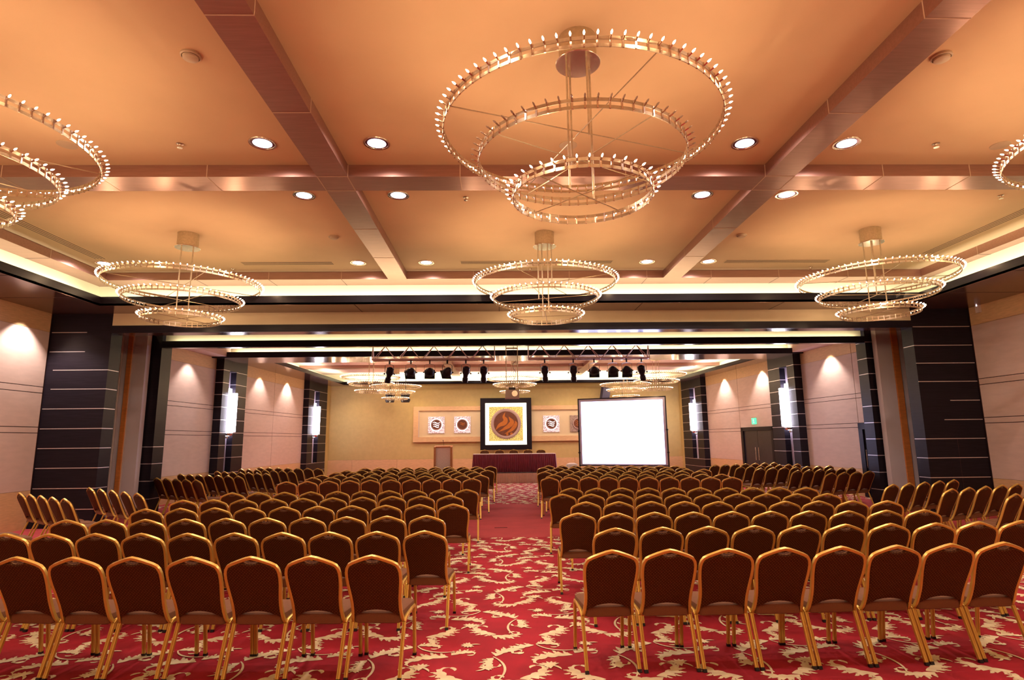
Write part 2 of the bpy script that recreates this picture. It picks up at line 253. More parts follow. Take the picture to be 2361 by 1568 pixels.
# ================================================================== SETTING
# floor with woven acanthus motif (front and rear) and a plain red band between
def acanthus():
    """2D quads of one scroll set in a 1 m tile."""
    Q = []; K = [0]
    def strip(c, wd):
        n = len(c); L = []; K[0] += 1
        for i in range(n):
            a = c[max(i - 1, 0)]; b = c[min(i + 1, n - 1)]; dx, dy = b[0] - a[0], b[1] - a[1]; l = math.hypot(dx, dy) or 1
            L.append((-dy / l, dx / l))
        for i in range(n - 1):
            w0, w1 = wd[i], wd[i + 1]
            Q.append((K[0], [(c[i][0] + L[i][0] * w0, c[i][1] + L[i][1] * w0), (c[i][0] - L[i][0] * w0, c[i][1] - L[i][1] * w0),
                      (c[i + 1][0] - L[i + 1][0] * w1, c[i + 1][1] - L[i + 1][1] * w1), (c[i + 1][0] + L[i + 1][0] * w1, c[i + 1][1] + L[i + 1][1] * w1)]))
    def petal(x, y, a, l, w_, bend):
        c = []; wd = []; n = 5
        for i in range(n + 1):
            t = i / n; c.append((x, y)); wd.append(w_ * math.sin(PI * min(1, .22 + .78 * t)) ** .8)
            x += math.cos(a) * l / n; y += math.sin(a) * l / n; a += bend / n
        strip(c, wd)
    def leaf(x, y, a, L, curl, w0, side, lobes=6, tail=.5):
        n = 54; K[0] += 1; c = []; A = []; w0 = w0 * .92; lobes += 1
        for i in range(n + 1):
            t = i / n; c.append((x, y)); A.append(a)
            st = L / n * (1 - .55 * t); x += math.cos(a) * st; y += math.sin(a) * st; a += curl / n * (.25 + 1.5 * t * t + tail * t)
        pts = []
        for i in range(n + 1):
            t = i / n; w_ = w0 * (.10 + math.sin(PI * min(1, t * 1.02) ** .62) ** 1.1) * (1 - .25 * t)
            u = (t * lobes) % 1; lb = .48 + .72 * u ** 1.5 if t < .88 else .5
            nx, ny = -math.sin(A[i]), math.cos(A[i]); sl = .75 * w_ * u if t < .88 else 0
            inn = w_ * .50 * (1 + .25 * math.sin(t * 14))
            po = (c[i][0] - side * nx * w_ * lb * 1.25 - math.cos(A[i]) * sl * .9, c[i][1] - side * ny * w_ * lb * 1.25 - math.sin(A[i]) * sl * .9)
            pi_ = (c[i][0] + side * nx * inn, c[i][1] + side * ny * inn); pts.append((pi_, po))
        for i in range(n): Q.append((K[0], [pts[i][0], pts[i][1], pts[i + 1][1], pts[i + 1][0]]))
        for q in range(1, int(lobes * .86)):
            t = q / lobes; i = min(n, int(t * n)); w_ = w0 * (.10 + math.sin(PI * t ** .62) ** 1.1) * (1 - .25 * t)
            ox, oy = c[i][0] + side * math.sin(A[i]) * w_ * .9, c[i][1] - side * math.cos(A[i]) * w_ * .9
            petal(ox, oy, A[i] - side * (1.9 + .3 * t), w_ * 1.15, w_ * .23, side * 1.5)
        for k in range(2):
            i = int(n * (.22 + .2 * k)); petal(c[i][0], c[i][1], A[i] + side * 1.0, w0 * 2.4, w0 * .22, -side * 2.4)
        petal(c[-1][0], c[-1][1], A[-1], w0 * 1.5, w0 * .30, curl * .5)
        return c, A
    def vine(x, y, a, L, curl, w_):
        n = 12; c = []
        for i in range(n + 1):
            c.append((x, y)); x += math.cos(a) * L / n; y += math.sin(a) * L / n; a += curl / n
        strip(c, [w_ * (.5 + .5 * math.sin(PI * i / n)) for i in range(n + 1)])
    def palmette(x, y, a, r):
        for k in range(-4, 5): petal(x, y, a + k * .36, r * (1 - .07 * abs(k)), r * .15, .28 * k)
        petal(x, y, a + PI, r * 1.1, r * .12, .9)
    leaf(.04, .16, .35, .60, 3.3, .062, 1, 7); leaf(.06, .12, -.9, .30, -2.6, .040, -1, 5)
    leaf(.66, .20, 2.75, .52, -3.1, .056, -1, 6); leaf(.62, .17, -.35, .46, 3.6, .052, 1, 6)
    leaf(.22, .66, .10, .60, -2.9, .060, -1, 7); leaf(.20, .70, 2.4, .34, 3.2, .044, 1, 5)
    leaf(.84, .66, 2.0, .44, 3.4, .050, 1, 6); leaf(.86, .62, -1.1, .34, -2.9, .044, -1, 5)
    leaf(.52, .90, -.25, .44, -3.0, .050, -1, 6); leaf(.50, .93, 2.9, .34, 3.0, .042, 1, 5)
    palmette(.40, .44, .6, .10); palmette(.92, .40, 2.2, .08); palmette(.06, .93, -.4, .085)
    vine(.86, .64, -2.2, .5, 1.2, .010); vine(.50, .92, -2.0, .4, -1.6, .009)
    return Q
def floor():
    b = MB(); z = 0.0
    for y0, y1, m in ((YN, 11.15, REDC), (11.15, 16.75, PLAINC), (16.75, YF, REDC)):
        b.quad([(XL - .6, y0, z), (XR + .6, y0, z), (XR + .6, y1, z), (XL - .6, y1, z)], m)
    Q = acanthus(); vs = []; fs = []
    T = 1.02
    def area(y0, y1, xs, xe):
        iy = 0; y = y0 - .4
        while y < y1:
            x = xs + (.5 * T if iy % 2 else 0)
            while x < xe:
                fl = (iy % 2)
                for kq, q in Q:
                    if fl: pts = [(x + (1 - p[0]) * T, y + p[1] * T) for p in q]
                    else: pts = [(x + p[0] * T, y + p[1] * T) for p in q]
                    cy = (pts[0][1] + pts[2][1]) / 2; cx = (pts[0][0] + pts[2][0]) / 2
                    if y0 < cy < y1 and XL < cx < XR:
                        o = len(vs); vs.extend((p[0], p[1], z + .0012 + .00004 * kq) for p in pts); fs.append((o, o + 1, o + 2, o + 3))
                x += T
            y += T; iy += 1
    area(3.9, 11.12, -9.9, 10.8); area(16.78, 24.6, -9.9, 10.8)
    b.add(vs, fs, CREAMC)
    tag(b.build('floor', fix=False), kind='structure')
floor()
# plaster ceiling, front hall and rear hall
b = MB(); b.box(-9.85, 10.90, YN, 14.5, ZC, ZC + .1, PLASTER); b.box(-10.9, 12.0, YN, 15.3, ZC - .14, ZC - .12, COVEW)
b.v = b.v[:8]; b.f = b.f[:6]; b.m = b.m[:6]
b.box(-10.5, 11.6, YN, 15.2, ZC + .1, ZC + .15, COVEW)
struct(b, 'ceiling')
# copper-coloured beam grid under the plaster
def beamseam_x(b, x0, x1, y, z=ZB):      # a joint running across a longitudinal beam
    b.box(x0, x1, y - .007, y + .007, z - .003, z, JOINT)
b = MB()
for x0, x1 in ((-2.80, -2.33), (4.21, 4.67)):
    b.box(x0, x1, YN, 14.5, ZB, ZC, BEAM)
    for y in (3.4, 5.10, 6.81, 8.62, 9.14, 10.93, 12.74):
        beamseam_x(b, x0, x1, y)
        for xx in (x0 - .003, x1): b.box(xx, xx + .003, y - .007, y + .007, ZB, ZC, JOINT)
b.box(-9.85, -2.80, 8.62, 9.14, ZB, ZC, BEAM); b.box(-2.33, 4.21, 8.62, 9.14, ZB, ZC, BEAM); b.box(4.67, 10.90, 8.62, 9.14, ZB, ZC, BEAM)
for x in (-9.0, -7.6, -6.12, -4.49, -2.80, -2.33, -.59, 2.0, 4.21, 4.67, 6.09, 7.49, 9.0):
    b.box(x - .007, x + .007, 8.62, 9.14, ZB - .003, ZB, JOINT); b.box(x - .007, x + .007, 8.617, 8.62, ZB, ZC, JOINT)
struct(b, 'trim_1')
# perimeter copper band
b = MB()
b.box(-10.4, -9.85, YN, 15.1, ZB, ZC, BEAM); b.box(10.90, 11.2, YN, 15.1, ZB, ZC, BEAM); b.box(-9.85, 10.90, 14.5, 15.1, ZB, ZC, BEAM)
for y in (4, 5.8, 7.55, 9.2, 10.9, 12.66):
    b.box(-9.85, -9.847, y - .007, y + .007, ZB, ZC, JOINT); b.box(10.897, 10.90, y - .007, y + .007, ZB, ZC, JOINT)
    b.box(-10.4, -9.85, y - .005, y + .005, ZB - .003, ZB, GROOVE); b.box(10.90, 11.2, y - .005, y + .005, ZB - .003, ZB, GROOVE)
for x in (-7.6, -5.8, -3.98, -.64, 1.8, 3.79, 5.45, 7.2, 9.0):
    b.box(x - .007, x + .007, 14.497, 14.5, ZB, ZC, JOINT); b.box(x - .005, x + .005, 14.5, 15.1, ZB - .003, ZB, GROOVE)
struct(b, 'trim_2')
# cove back wall above the soffit
b = MB()
b.box(-10.5, -10.4, YN, 15.2, ZS + .1, ZC + .1, COVEW); b.box(11.2, 11.3, YN, 15.2, ZS + .1, ZC + .1, COVEW); b.box(-10.5, 11.6, 15.1, 15.2, ZS - .05, ZC + .1, COVEW)
struct(b, 'trim_3')
# dark soffit with fascia around the front hall
b = MB()
b.box(-10.5, -8.46, YN, 13.9, ZS, ZS + .05, SOFF); b.box(9.20, 11.6, YN, 13.9, ZS, ZS + .05, SOFF); b.box(-8.46, 9.20, 12.36, 15.2, ZS, ZS + .05, SOFF)
for y in (4.3, 6.2, 8.1, 10.0, 11.6):
    b.box(-10, -8.46, y - .006, y + .006, ZS - .002, ZS, GROOVE); b.box(9.20, 10.87, y - .006, y + .006, ZS - .002, ZS, GROOVE)
for i, x in enumerate((-6.2, -3.1, 0.0, 3.1, 6.2)): 
    b.quad([(x, 12.36, ZS - .002), (x + .012, 12.36, ZS - .002), (x + .012, 13.13, ZS - .002), (x, 13.13, ZS - .002)], GROOVE)
struct(b, 'trim_4')
b = MB()
b.box(-8.50, -8.46, YN, 12.36, ZS + .002, ZS + .20, DARK); b.box(9.20, 9.24, YN, 12.36, ZS + .002, ZS + .20, DARK); b.box(-8.50, 9.24, 12.36, 12.40, ZS + .002, ZS + .20, DARK)
struct(b, 'trim_5')
# three cross headers between the two halls
b = MB()
b.box(-8.66, 9.5, 13.13, 13.2, 4.36, ZS, CREAM); b.box(-8.66, 9.5, 13.10, 13.16, 4.20, 4.36, DARK); b.box(-8.66, 9.5, 13.16, 13.50, 4.20, 4.23, SOFF); b.box(-8.66, 9.5, 13.46, 13.50, 4.23, ZS, DARK)
struct(b, 'trim_6')
b = MB()
b.box(-8.75, 9.74, 15.43, 15.46, 4.22, 4.95, CREAM); b.box(-8.75, 9.74, 15.28, 15.31, 4.20, 4.375, DARK); b.box(-8.75, 9.74, 15.31, 15.46, 4.20, 4.22, SOFF)
struct(b, 'trim_7')
b = MB(); b.box(XL - .5, XR + .7, 13.5, 15.46, 4.95, 5.0, SOFF); b.box(-9.2, 10.1, 15.46, 20.2, 5.15, 5.2, PLASTER2)
b.box(XL, -9.2, 15.76, 19.9, 4.62, 4.66, PLASTER2); b.box(10.1, XR, 15.76, 19.9, 4.62, 4.66, PLASTER2); b.box(-9.24, -9.2, 15.76, 20.2, 4.66, 5.15, PLASTER2); b.box(10.1, 10.14, 15.76, 20.2, 4.66, 5.15, PLASTER2)
struct(b, 'trim_8')
Z2 = 4.64; RZC = 5.25
b = MB()
b.box(-9.2, 10.1, 20.17, 20.20, 4.60, 5.15, CREAM)
b.box(XL, XR, 19.87, 19.92, 4.58, 4.77, DARK)
struct(b, 'trim_9')
# rear hall soffit, fascia, cove, ceiling
def quadslab(b, pts, z0, z1, m): b.prism(pts, z0, z1, m, 'z')
b = MB()
b.box(XL, XR, 19.92, 21.3, 4.58, 4.62, SOFF)
quadslab(b, [(XL, 21.3), (-8.34, 21.3), (-8.05, 30.6), (XL, 30.6)], Z2, Z2 + .04, SOFF)
quadslab(b, [(XR, 21.3), (9.68, 21.3), (9.05, 30.6), (XR, 30.6)], Z2, Z2 + .04, SOFF)
b.box(XL, XR, 30.6, YF + .1, Z2, Z2 + .04, SOFF)
struct(b, 'trim_10')
b = MB(); quadslab(b, [(-8.38, 21.3), (-8.34, 21.3), (-8.05, 30.6), (-8.09, 30.6)], Z2 + .002, Z2 + .16, DARK); quadslab(b, [(9.72, 21.3), (9.68, 21.3), (9.05, 30.6), (9.09, 30.6)], Z2 + .002, Z2 + .16, DARK)
b.box(-8.09, 9.09, 30.6, 30.65, Z2 + .002, Z2 + .16, DARK); b.box(-8.38, 9.72, 21.25, 21.3, 4.60, Z2 + .16, DARK)
struct(b, 'trim_11')
b = MB(); b.box(-9.4, -9.3, 20.0, 31.3, Z2 + .04, RZC, COVEW); b.box(10.4, 10.5, 20.0, 31.3, Z2 + .04, RZC, COVEW); b.box(-9.4, 10.5, 31.2, 31.3, Z2 + .04, RZC, COVEW); b.box(-9.4, 10.5, 20.3, 20.4, Z2 + .04, RZC, COVEW)
b.box(-9.4, 10.5, 20.0, 31.3, RZC, RZC + .08, PLASTER2)
struct(b, 'trim_12')
b = MB()
for x0, x1 in ((-2.5, -2.1), (3.95, 4.35)): b.box(x0, x1, 20.1, 31.2, RZC - .14, RZC, BEAM)
for y in (22.6, 27.4): b.box(-9.3, 10.4, y, y + .45, RZC - .135, RZC, BEAM)
struct(b, 'trim_13')
# side walls: proud panels separated by dark grooves on a backing
def side_wall(side):
    s_ = -1 if side == 'left' else 1; X = XL if s_ < 0 else XR
    b = MB(); d0, d1 = X, X + s_ * .02
    def pan(y0, y1, z0, z1, m): b.box(min(d0, d1), max(d0, d1), y0, y1, z0, z1, m)
    b.box(min(X + s_ * .02, X + s_ * .2), max(X + s_ * .02, X + s_ * .2), YN, 13.1, 0, 4.9, GROOVE); b.box(min(X + s_ * .02, X + s_ * .2), max(X + s_ * .02, X + s_ * .2), 13.1, YF, 0, 4.9, GROOVE)
    if s_ < 0: secs = [(-4, 2.2, 0), (2.215, 7.3, 0), (7.315, 13.1, 0), (15.7, 20.2, 0), (21.9, 24.94, 0), (24.96, 28.2, 0)]
    else: secs = [(-4, 2.2, 0), (2.215, 7.3, 0), (7.315, 13.1, 0), (15.7, 17.38, 2.12), (17.40, 20.1, 0), (21.85, 24.98, 2.15), (25.0, 28.3, 0)]
    for y0, y1, zf in secs:
        for z0, z1 in ((.80, 1.995), (2.01, 2.12), (2.135, 2.855), (2.87, 2.99), (3.005, 4.215)):
            a = max(z0, zf)
            if a < z1 - .02: pan(y0, y1, a, z1, PINK)
        pan(y0, y1, 4.22, 4.75, TAN)
        if not zf: pan(y0, y1, 0, .795, TAN)
    bb = MB(); bb.mats = b.mats
    # long boxes are cut at the bend so the taper stays true
    taper(b, side); struct(b, 'wall_' + side)
side_wall('left'); side_wall('right')
b = MB(); b.box(XL, XR, YF, YF + .1, .80, 4.9, YWALL); b.box(XL, XR, YF - .015, YF + .1, 4.50, 4.515, JOINT)
for i in range(9): b.box(XL + i * 2.32, XL + i * 2.32 + 2.31, YF - .02, YF + .1, 0, .795, TAN)
struct(b, 'wall_front')
b = MB(); b.box(XL - 1, XR + 1, YN - .1, YN, 0, 6.2, PINK); struct(b, 'wall_back')
# striped dark columns
ZST = [.39, .825, 1.25, 1.67, 2.09, 2.52, 2.95, 3.37, 3.78, 4.215]
def strip_front(b, x0, x1, y, z): b.box(x0, x1, y - .006, y, z - .008, z + .008, SILVER)
def strip_side(b, x, y0, y1, z, s_): b.box(min(x, x + s_ * .006), max(x, x + s_ * .006), y0, y1, z - .008, z + .008, SILVER)
b = MB(); b.box(XL, -8.66, 13.13, 13.52, 0, ZS, DARK)
for z in ZST:
    if z > 3.5: strip_front(b, -9.97, -9.2, 13.13, z); continue
    strip_front(b, -9.85 if z > 2.9 else -9.98, -8.654, 13.13, z); strip_side(b, -8.66, 13.13, 13.5, z, 1)
struct(b, 'trim_14')
b = MB(); b.box(9.50, XR, 13.13, 13.50, 0, ZS, DARK)
for z in ZST:
    if 2.4 < z < 2.6: strip_front(b, 10.17, XR - .02, 13.13, z)
    elif 2.0 < z < 2.2: strip_front(b, 9.98, XR - .02, 13.13, z)
    else:
        strip_front(b, 9.494, XR - .02, 13.13, z)
        if z > 3.5 or z < 1.8: strip_side(b, 9.50, 13.13, 13.48, z, -1)
b.box(10.21, 10.215, 13.127, 13.13, 0, 1.67, GROOVE)
struct(b, 'trim_15')
b = MB(); b.box(XL, -8.75, 15.28, 15.76, 0, 4.9, DARK)
for z in ZST:
    if z < 1.8: strip_front(b, -9.15, -8.744, 15.28, z); strip_side(b, -8.75, 15.28, 15.74, z, 1)
struct(b, 'trim_16')
b = MB(); b.box(9.74, XR, 15.28, 15.70, 0, 4.9, DARK)
for z in ZST:
    strip_front(b, 9.734, 10.07, 15.28, z)
    if not 2.7 < z < 3.1: strip_side(b, 9.74, 15.28, 15.68, z, -1)
struct(b, 'trim_17')
# pocket walls that close the gap between the paired columns
b = MB(); b.box(XL - .5, XL - .4, 13.0, 15.9, 0, 5.0, DARK); b.box(XR + .6, XR + .7, 13.0, 15.9, 0, 5.0, DARK); struct(b, 'trim_18')
# columns with niche in the rear hall
def niche_col(side, y0, y1, n0, n1, num):
    s_ = 1 if side == 'left' else -1; X = XL if s_ > 0 else XR; xf = X + s_ * .26; xn = X + s_ * .06
    b = MB()
    def bx(xa, xb, *a): b.box(min(xa, xb), max(xa, xb), *a)
    bx(X, xf, y0, n0, .74, 4.22, DARK); bx(X, xf, n1, y1, .74, 4.22, DARK); bx(X, xf, y0, y1, 0, .74, DARK); bx(X, xf, y0, y1, 4.22, 4.75, DARK); bx(X, xn, n0, n1, .74, 4.22, NICHE)
    for z in [.39, .74] + ZST[2:]:
        if abs(z - 1.25) < .01 and False: continue
        bx(X, xf, y0 - .006, y0, z - .008, z + .008, SILVER)
        for a, c in ((y0, n0), (n1, y1)): bx(xf, xf + s_ * .006, a, c, z - .008, z + .008, SILVER)
        if z < .75: bx(xf, xf + s_ * .006, n0, n1, z - .008, z + .008, SILVER)
        bx(xn, xf, n1 - .006, n1, z - .008, z + .008, SILVER)
    taper(b, side); struct(b, 'trim_%d' % num)
niche_col('left', 20.2, 21.9, 20.62, 21.1, 19); niche_col('left', 28.2, 30.75, 28.9, 29.6, 20)
niche_col('right', 20.1, 21.85, 20.55, 21.05, 21); niche_col('right', 28.3, 30.9, 29.05, 29.75, 22)
for sd, y0, n in (('left', 30.75, 23), ('right', 30.9, 24)):
    b = MB(); X = XL if sd == 'left' else XR; b.box(X - .2, X + .2, y0, YF, 0, 4.7, YWALL); taper(b, sd); struct(b, 'trim_%d' % n)
# doors in the right wall
def door(n, y0, y1, zt, fr, double):
    root = bpy.data.objects.new('door_%d' % n, None); COL.objects.link(root); tag(root, kind='structure'); X = XR
    def MBt():
        m = MB(); old = m.build   # follows the wall's slight bend
        def bl(*a, **k): taper(m, 'right'); return old(*a, **k)
        m.build = bl; return m
    b = MBt(); b.box(X - .04, X + .05, y0, y0 + fr, 0, zt, DARK); b.box(X - .04, X + .05, y1 - fr, y1, 0, zt, DARK); b.box(X - .04, X + .05, y0, y1, zt - fr, zt, DARK); b.build('door_frame', root)
    ym = (y0 + y1) / 2
    for a, c, hy in (((y0 + fr, ym - .01, ym - .12), (ym + .01, y1 - fr, ym + .12)) if double else ((y0 + fr, y1 - fr, y1 - fr - .1),)):
        b = MBt(); b.box(X + .005, X + .045, a, c, .01, zt - fr - .005, DOORM); lf = b.build('door_leaf', root)
        b = MBt(); b.rod((X - .05, hy, .85), (X - .05, hy, 1.35), .016, CHROME); b.rod((X + .0, hy, .9), (X - .05, hy, .9), .01, CHROME); b.rod((X + .0, hy, 1.3), (X - .05, hy, 1.3), .01, CHROME)
        b.build('door_handle', lf, smooth=True)
door(1, 22.29, 24.87, 2.15, .15, True); door(2, 15.75, 17.38, 2.12, .18, False)
# ================================================================== BANQUET CHAIRS
def hyp(z): return -.150 - .21 * (z - .42) / .48       # y of the reclined back plane at height z
HALF = [(0, .900), (.045, .890), (.10, .871), (.150, .852), (.180, .836), (.196, .812), (.2035, .78), (.2045, .74), (.201, .69), (.194, .635), (.187, .58), (.184, .53), (.184, .48), (.187, .445)]
def chair_parts(near):
    P = {}
    # back frame: one bent tube, hooked forward at the bottom
    hook = [(.190, -.146, .415), (.194, -.130, .392), (.198, -.100, .383), (.200, -.06, .386)]
    right = [(x, hyp(z), z) for x, z in HALF] + hook
    path = [(-x, y, z) for x, y, z in reversed(right)][:-1] + right
    prof = [(-.011, -.012), (-.004, -.013), (0, -.0105), (.004, -.013), (.011, -.012), (.0115, .010), (.006, .013), (-.006, .013), (-.0115, .010)]
    nrm = Vector((0, -1, -.4375)).normalized()
    b = MB(); b.sweep(path, [(u, -v) for u, v in prof], GOLD, up=tuple(-nrm)); P['back_frame'] = b.mesh('back_frame', True)
    # upholstered pad inside the frame
    ins = .0095
    top = [(0, .853), (.025, .855), (.05, .862), (.062, .868)]
    side = [(.10, .861), (.148, .842), (.174, .827), (.187, .806), (.193, .778), (.194, .742), (.1905, .692), (.1835, .637), (.1775, .58), (.1735, .53), (.1735, .48), (.176, .440)]
    bot = [(.14, .452), (.10, .472), (.05, .482), (0, .486)]
    hp = top + side + bot; poly = hp + [(-x, z) for x, z in reversed(hp[1:-1])]
    b = MB(); N = Vector((0, 1, .4375)).normalized(); n = len(poly); cx = 0; cz = .66
    rings = []
    for off, sc in ((-.0175, .90), (-.013, .975), (-.006, 1.0), (.02, 1.0), (.032, .965), (.037, .86)):
        rings.append([Vector((x * (1 - (1 - sc) * .6), hyp(z), z)) * 1 + N * off + Vector((0, 0, (cz - z) * (1 - sc) * .35)) for x, z in poly])
    vs = [p for r in rings for p in r]; fs = []
    for j in range(len(rings) - 1):
        for i in range(n): k = (i + 1) % n; fs.append((j * n + i, j * n + k, (j + 1) * n + k, (j + 1) * n + i))
    fs.append(tuple(range(n))); fs.append(tuple((len(rings) - 1) * n + i for i in reversed(range(n))))
    b.add(vs, fs, FAB); P['backrest'] = b.mesh('backrest', True)
    # handle trim under the hand slot
    hx = [(-.066, .872), (-.05, .862), (-.025, .853), (0, .850), (.025, .853), (.05, .862), (.066, .872)]
    b = MB(); b.tube([Vector((x, hyp(z), z)) + N * .004 for x, z in hx], .0042, CHROME, 5, up=(0, 1, .4)); 
    P['handle_trim'] = b.mesh('handle_trim', True)
    # seat
    b = MB(); pl = []
    def corner(cx, cy, r, a0):
        return [(cx + r * math.cos(a0 + t * PI / 8), cy + r * math.sin(a0 + t * PI / 8)) for t in range(5)]
    pl = corner(.150, .215, .055, 0) + corner(-.150, .215, .055, PI / 2) + corner(-.150, -.125, .035, PI) + corner(.150, -.125, .035, 1.5 * PI)
    n = len(pl); vs = []; fs = []
    lay = [(.372, .93), (.380, .99), (.435, 1.0), (.447, .985), (.455, .93), (.462, .70), (.465, .35)]
    for z, sc in lay: vs += [(x * sc, .03 + (y - .03) * sc, z) for x, y in pl]
    for j in range(len(lay) - 1):
        for i in range(n): k = (i + 1) % n; fs.append((j * n + i, j * n + k, (j + 1) * n + k, (j + 1) * n + i))
    fs.append(tuple(range(n))); fs.append(tuple((len(lay) - 1) * n + i for i in range(n)))
    b.add(vs, fs, SEAT_LIT); P['seat'] = b.mesh('seat', True)
    # under-seat rails joining legs
    b = MB(); lp = [(-.013, -.010), (-.003, -.012), (0, -.008), (.003, -.012), (.013, -.010), (.013, .010), (.003, .012), (0, .008), (-.003, .012), (-.013, .010)]
    for s_ in (-1, 1):
        b.sweep([(s_ * .2005, -.122, .372), (s_ * .2015, -.095, .392), (s_ * .2015, 0, .402), (s_ * .2015, .15, .412), (s_ * .2015, .215, .410), (s_ * .2015, .24, .385)], lp, GOLD, up=(0, 0, 1))
    b.box(-.195, .195, -.10, -.08, .362, .378, GOLD); b.box(-.195, .195, .17, .19, .362, .378, GOLD)
    P['seat_frame'] = b.mesh('seat_frame', True)
    LG = []
    for s_ in (-1, 1):
        for a, c, nm in (((s_ * .2015, -.122, .374), (s_ * .2015, -.252, .018), 'r'), ((s_ * .2015, .239, .388), (s_ * .2015, .285, .018), 'f')):
            b = MB(); b.sweep([a, ((a[0] + c[0]) / 2, (a[1] + c[1]) / 2, (a[2] + c[2]) / 2), c], lp, GOLD, up=(0, 1, 0))
            f = MB() if near else b
            f.sweep([(c[0], c[1], .022), (c[0], c[1] + (-.007 if nm == 'r' else .003), 0)], [(-.0145, -.013), (.0145, -.013), (.0145, .013), (-.0145, .013)], BLACK, up=(0, 1, 0))
            LG.append((b.mesh('leg', True), f.mesh('rubber_foot') if near else None))
    P['leg'] = LG
    return P
def make_chair(near):
    P = chair_parts(near)
    r = bpy.data.objects.new('banquet_chair', None); COL.objects.link(r); r.empty_display_size = .1
    for k in ('seat', 'backrest', 'back_frame', 'handle_trim', 'seat_frame'):
        o = bpy.data.objects.new(k, P[k]); COL.objects.link(o); o.parent = r
    for lm, fm in P['leg']:
        o = bpy.data.objects.new('leg', lm); COL.objects.link(o); o.parent = r
        if fm: f = bpy.data.objects.new('rubber_foot', fm); COL.objects.link(f); f.parent = o
    return r
CH_NEAR = make_chair(True); CH_FAR = make_chair(False)
T_NEAR, T_FAR = tree(CH_NEAR), tree(CH_FAR)
used = set()
def put_chair(x, y, rz, label, group, near=False, z=0.0):
    key = 'n' if near else 'f'; root, t = (CH_NEAR, T_NEAR) if near else (CH_FAR, T_FAR)
    if key in used: root = copy_tree(t)
    used.add(key)
    root.location = (x, y, z); root.rotation_euler = (0, 0, rz)
    tag(root, label, 'chair', group); return root
def spread(L, pmin=.437):
    n = len(L); (x0, y0), (x1, y1) = L[0], L[-1]; d = math.hypot(x1 - x0, y1 - y0); p = d / (n - 1); ux, uy = (x1 - x0) / d, (y1 - y0) / d
    out = []; q = max(p, pmin); off = -(q - p) * (n - 1) / 2
    for i, (x, y) in enumerate(L):
        fx, fy = x0 + ux * (off + i * q), y0 + uy * (off + i * q); gx, gy = x0 + ux * i * p, y0 + uy * i * p
        out.append((fx + (x - gx) * .25, fy + (y - gy) * .6))
    return out
SIDE = {'L': 'lectern-side', 'R': 'screen-side'}
for s_ in 'LR':
    for rr in range(1, 13):
        L = ROWS[s_][rr]; n = len(L)
        dx = L[-1][0] - L[0][0]; dy = L[-1][1] - L[0][1]; base = math.atan2(dy, dx) if s_ == 'R' else math.atan2(-dy, -dx)
        L = spread(L)
        for i, (x, y) in enumerate(L):
            j = random.uniform(-.012, .012) if rr > 1 else random.uniform(-.03, .03); a = base + j
            # the measured point is the back's top: step forward to the seat centre
            px, py = x - .36 * math.sin(a), y + .36 * math.cos(a)
            gap = 'in front of' if rr <= 6 else 'behind'
            put_chair(px, py, a, "gold-framed banquet chair, %s from the aisle, %s block, %s row from hall's back" % (ORD[i], SIDE[s_], ORD[rr - 1]),
                      '%s row of banquet chairs, %s block' % (ORD[rr - 1], SIDE[s_]), near=rr <= 3)
    WG = list(WINGS[s_])
    for k, (ang, L) in enumerate(WG):
        a = math.radians(-ang if s_ == 'L' else ang)
        for i, (x, y) in enumerate(spread(L, .452)):
            j = random.uniform(-.015, .015)
            put_chair(x - .36 * math.sin(a + j), y + .36 * math.cos(a + j), a + j,
                      "angled banquet chair, %s from the block, %s wing, %s wing row from hall's back" % (ORD[i], SIDE[s_], ORD[k + 1]),
                      '%s angled wing row, %s wall' % (ORD[k + 1], SIDE[s_]), near=k < 1)
for i, (x, y, a) in enumerate(((-7.0, 8.82, -37), (-7.42, 9.12, -37))):
    put_chair(x, y, math.radians(a), "angled banquet chair cut by picture edge, %s from the block, rearmost lectern-side wing row" % ORD[i], 'rearmost wing row, lectern-side wall', near=True)
for i, (x, y) in enumerate(((7.43, 8.58), (7.87, 8.78))):
    a = math.radians(24.4)
    put_chair(x - .36 * math.sin(a), y + .36 * math.cos(a), a, "angled banquet chair cut by picture edge, %s from the block, rearmost screen-side wing row" % ORD[i], 'rearmost wing row, screen-side wall', near=True)
# ================================================================== STAGE
ZSTG = .415
t = thing('stage_platform', (0, 24.7, 0), 'low wide stage platform with ivory pleated skirt at the end of the aisle', 'stage')
def pleat(x0, x1, z0, z1, y, amp, wl, m, flare=0.0, seed=1):
    b = MB(); rnd = random.Random(seed); n = int((x1 - x0) / wl * 6); vs = []; fs = []; ph = 0
    for i in range(n + 1):
        u = i / n; x = x0 + (x1 - x0) * u; ph += 2 * PI / 6 * rnd.uniform(.75, 1.25)
        a = math.sin(ph) * amp
        for z, f in ((z1, .3), ((z0 + z1) / 2, .8), (z0, 1.0)):
            vs.append((x + (2 * u - 1) * flare * (z1 - z) / (z1 - z0), y - amp * 1.1 + a * f, z))
    for i in range(n):
        for k in range(2): fs.append((i * 3 + k, i * 3 + k + 1, i * 3 + k + 4, i * 3 + k + 3))
    b.add(vs, fs, m); return b
b = MB(); b.box(-3.4, 7.6, .02, 3.5, .36, ZSTG, BLACK); b.box(-3.4, 7.6, .05, 3.5, 0.003, .36, BLACK); b.build('deck', t)
pleat(-3.4, 7.6, .003, .40, .0, .018, .065, SKIRT).build('pleated_skirt', t, smooth=True, fix=False)
t = thing('conference_table', (.60, 25.35, ZSTG), 'long head table with burgundy pleated skirt and white top on the stage', 'table')
pleat(-1.72, 1.72, .005, .735, -.37, .022, .075, BURG, .06, 3).build('table_skirt', t, smooth=True, fix=False)
b = MB(); b.box(-1.72, 1.72, -.40, .38, .735, .755, WHITEC); b.build('tabletop', t)
b = MB()
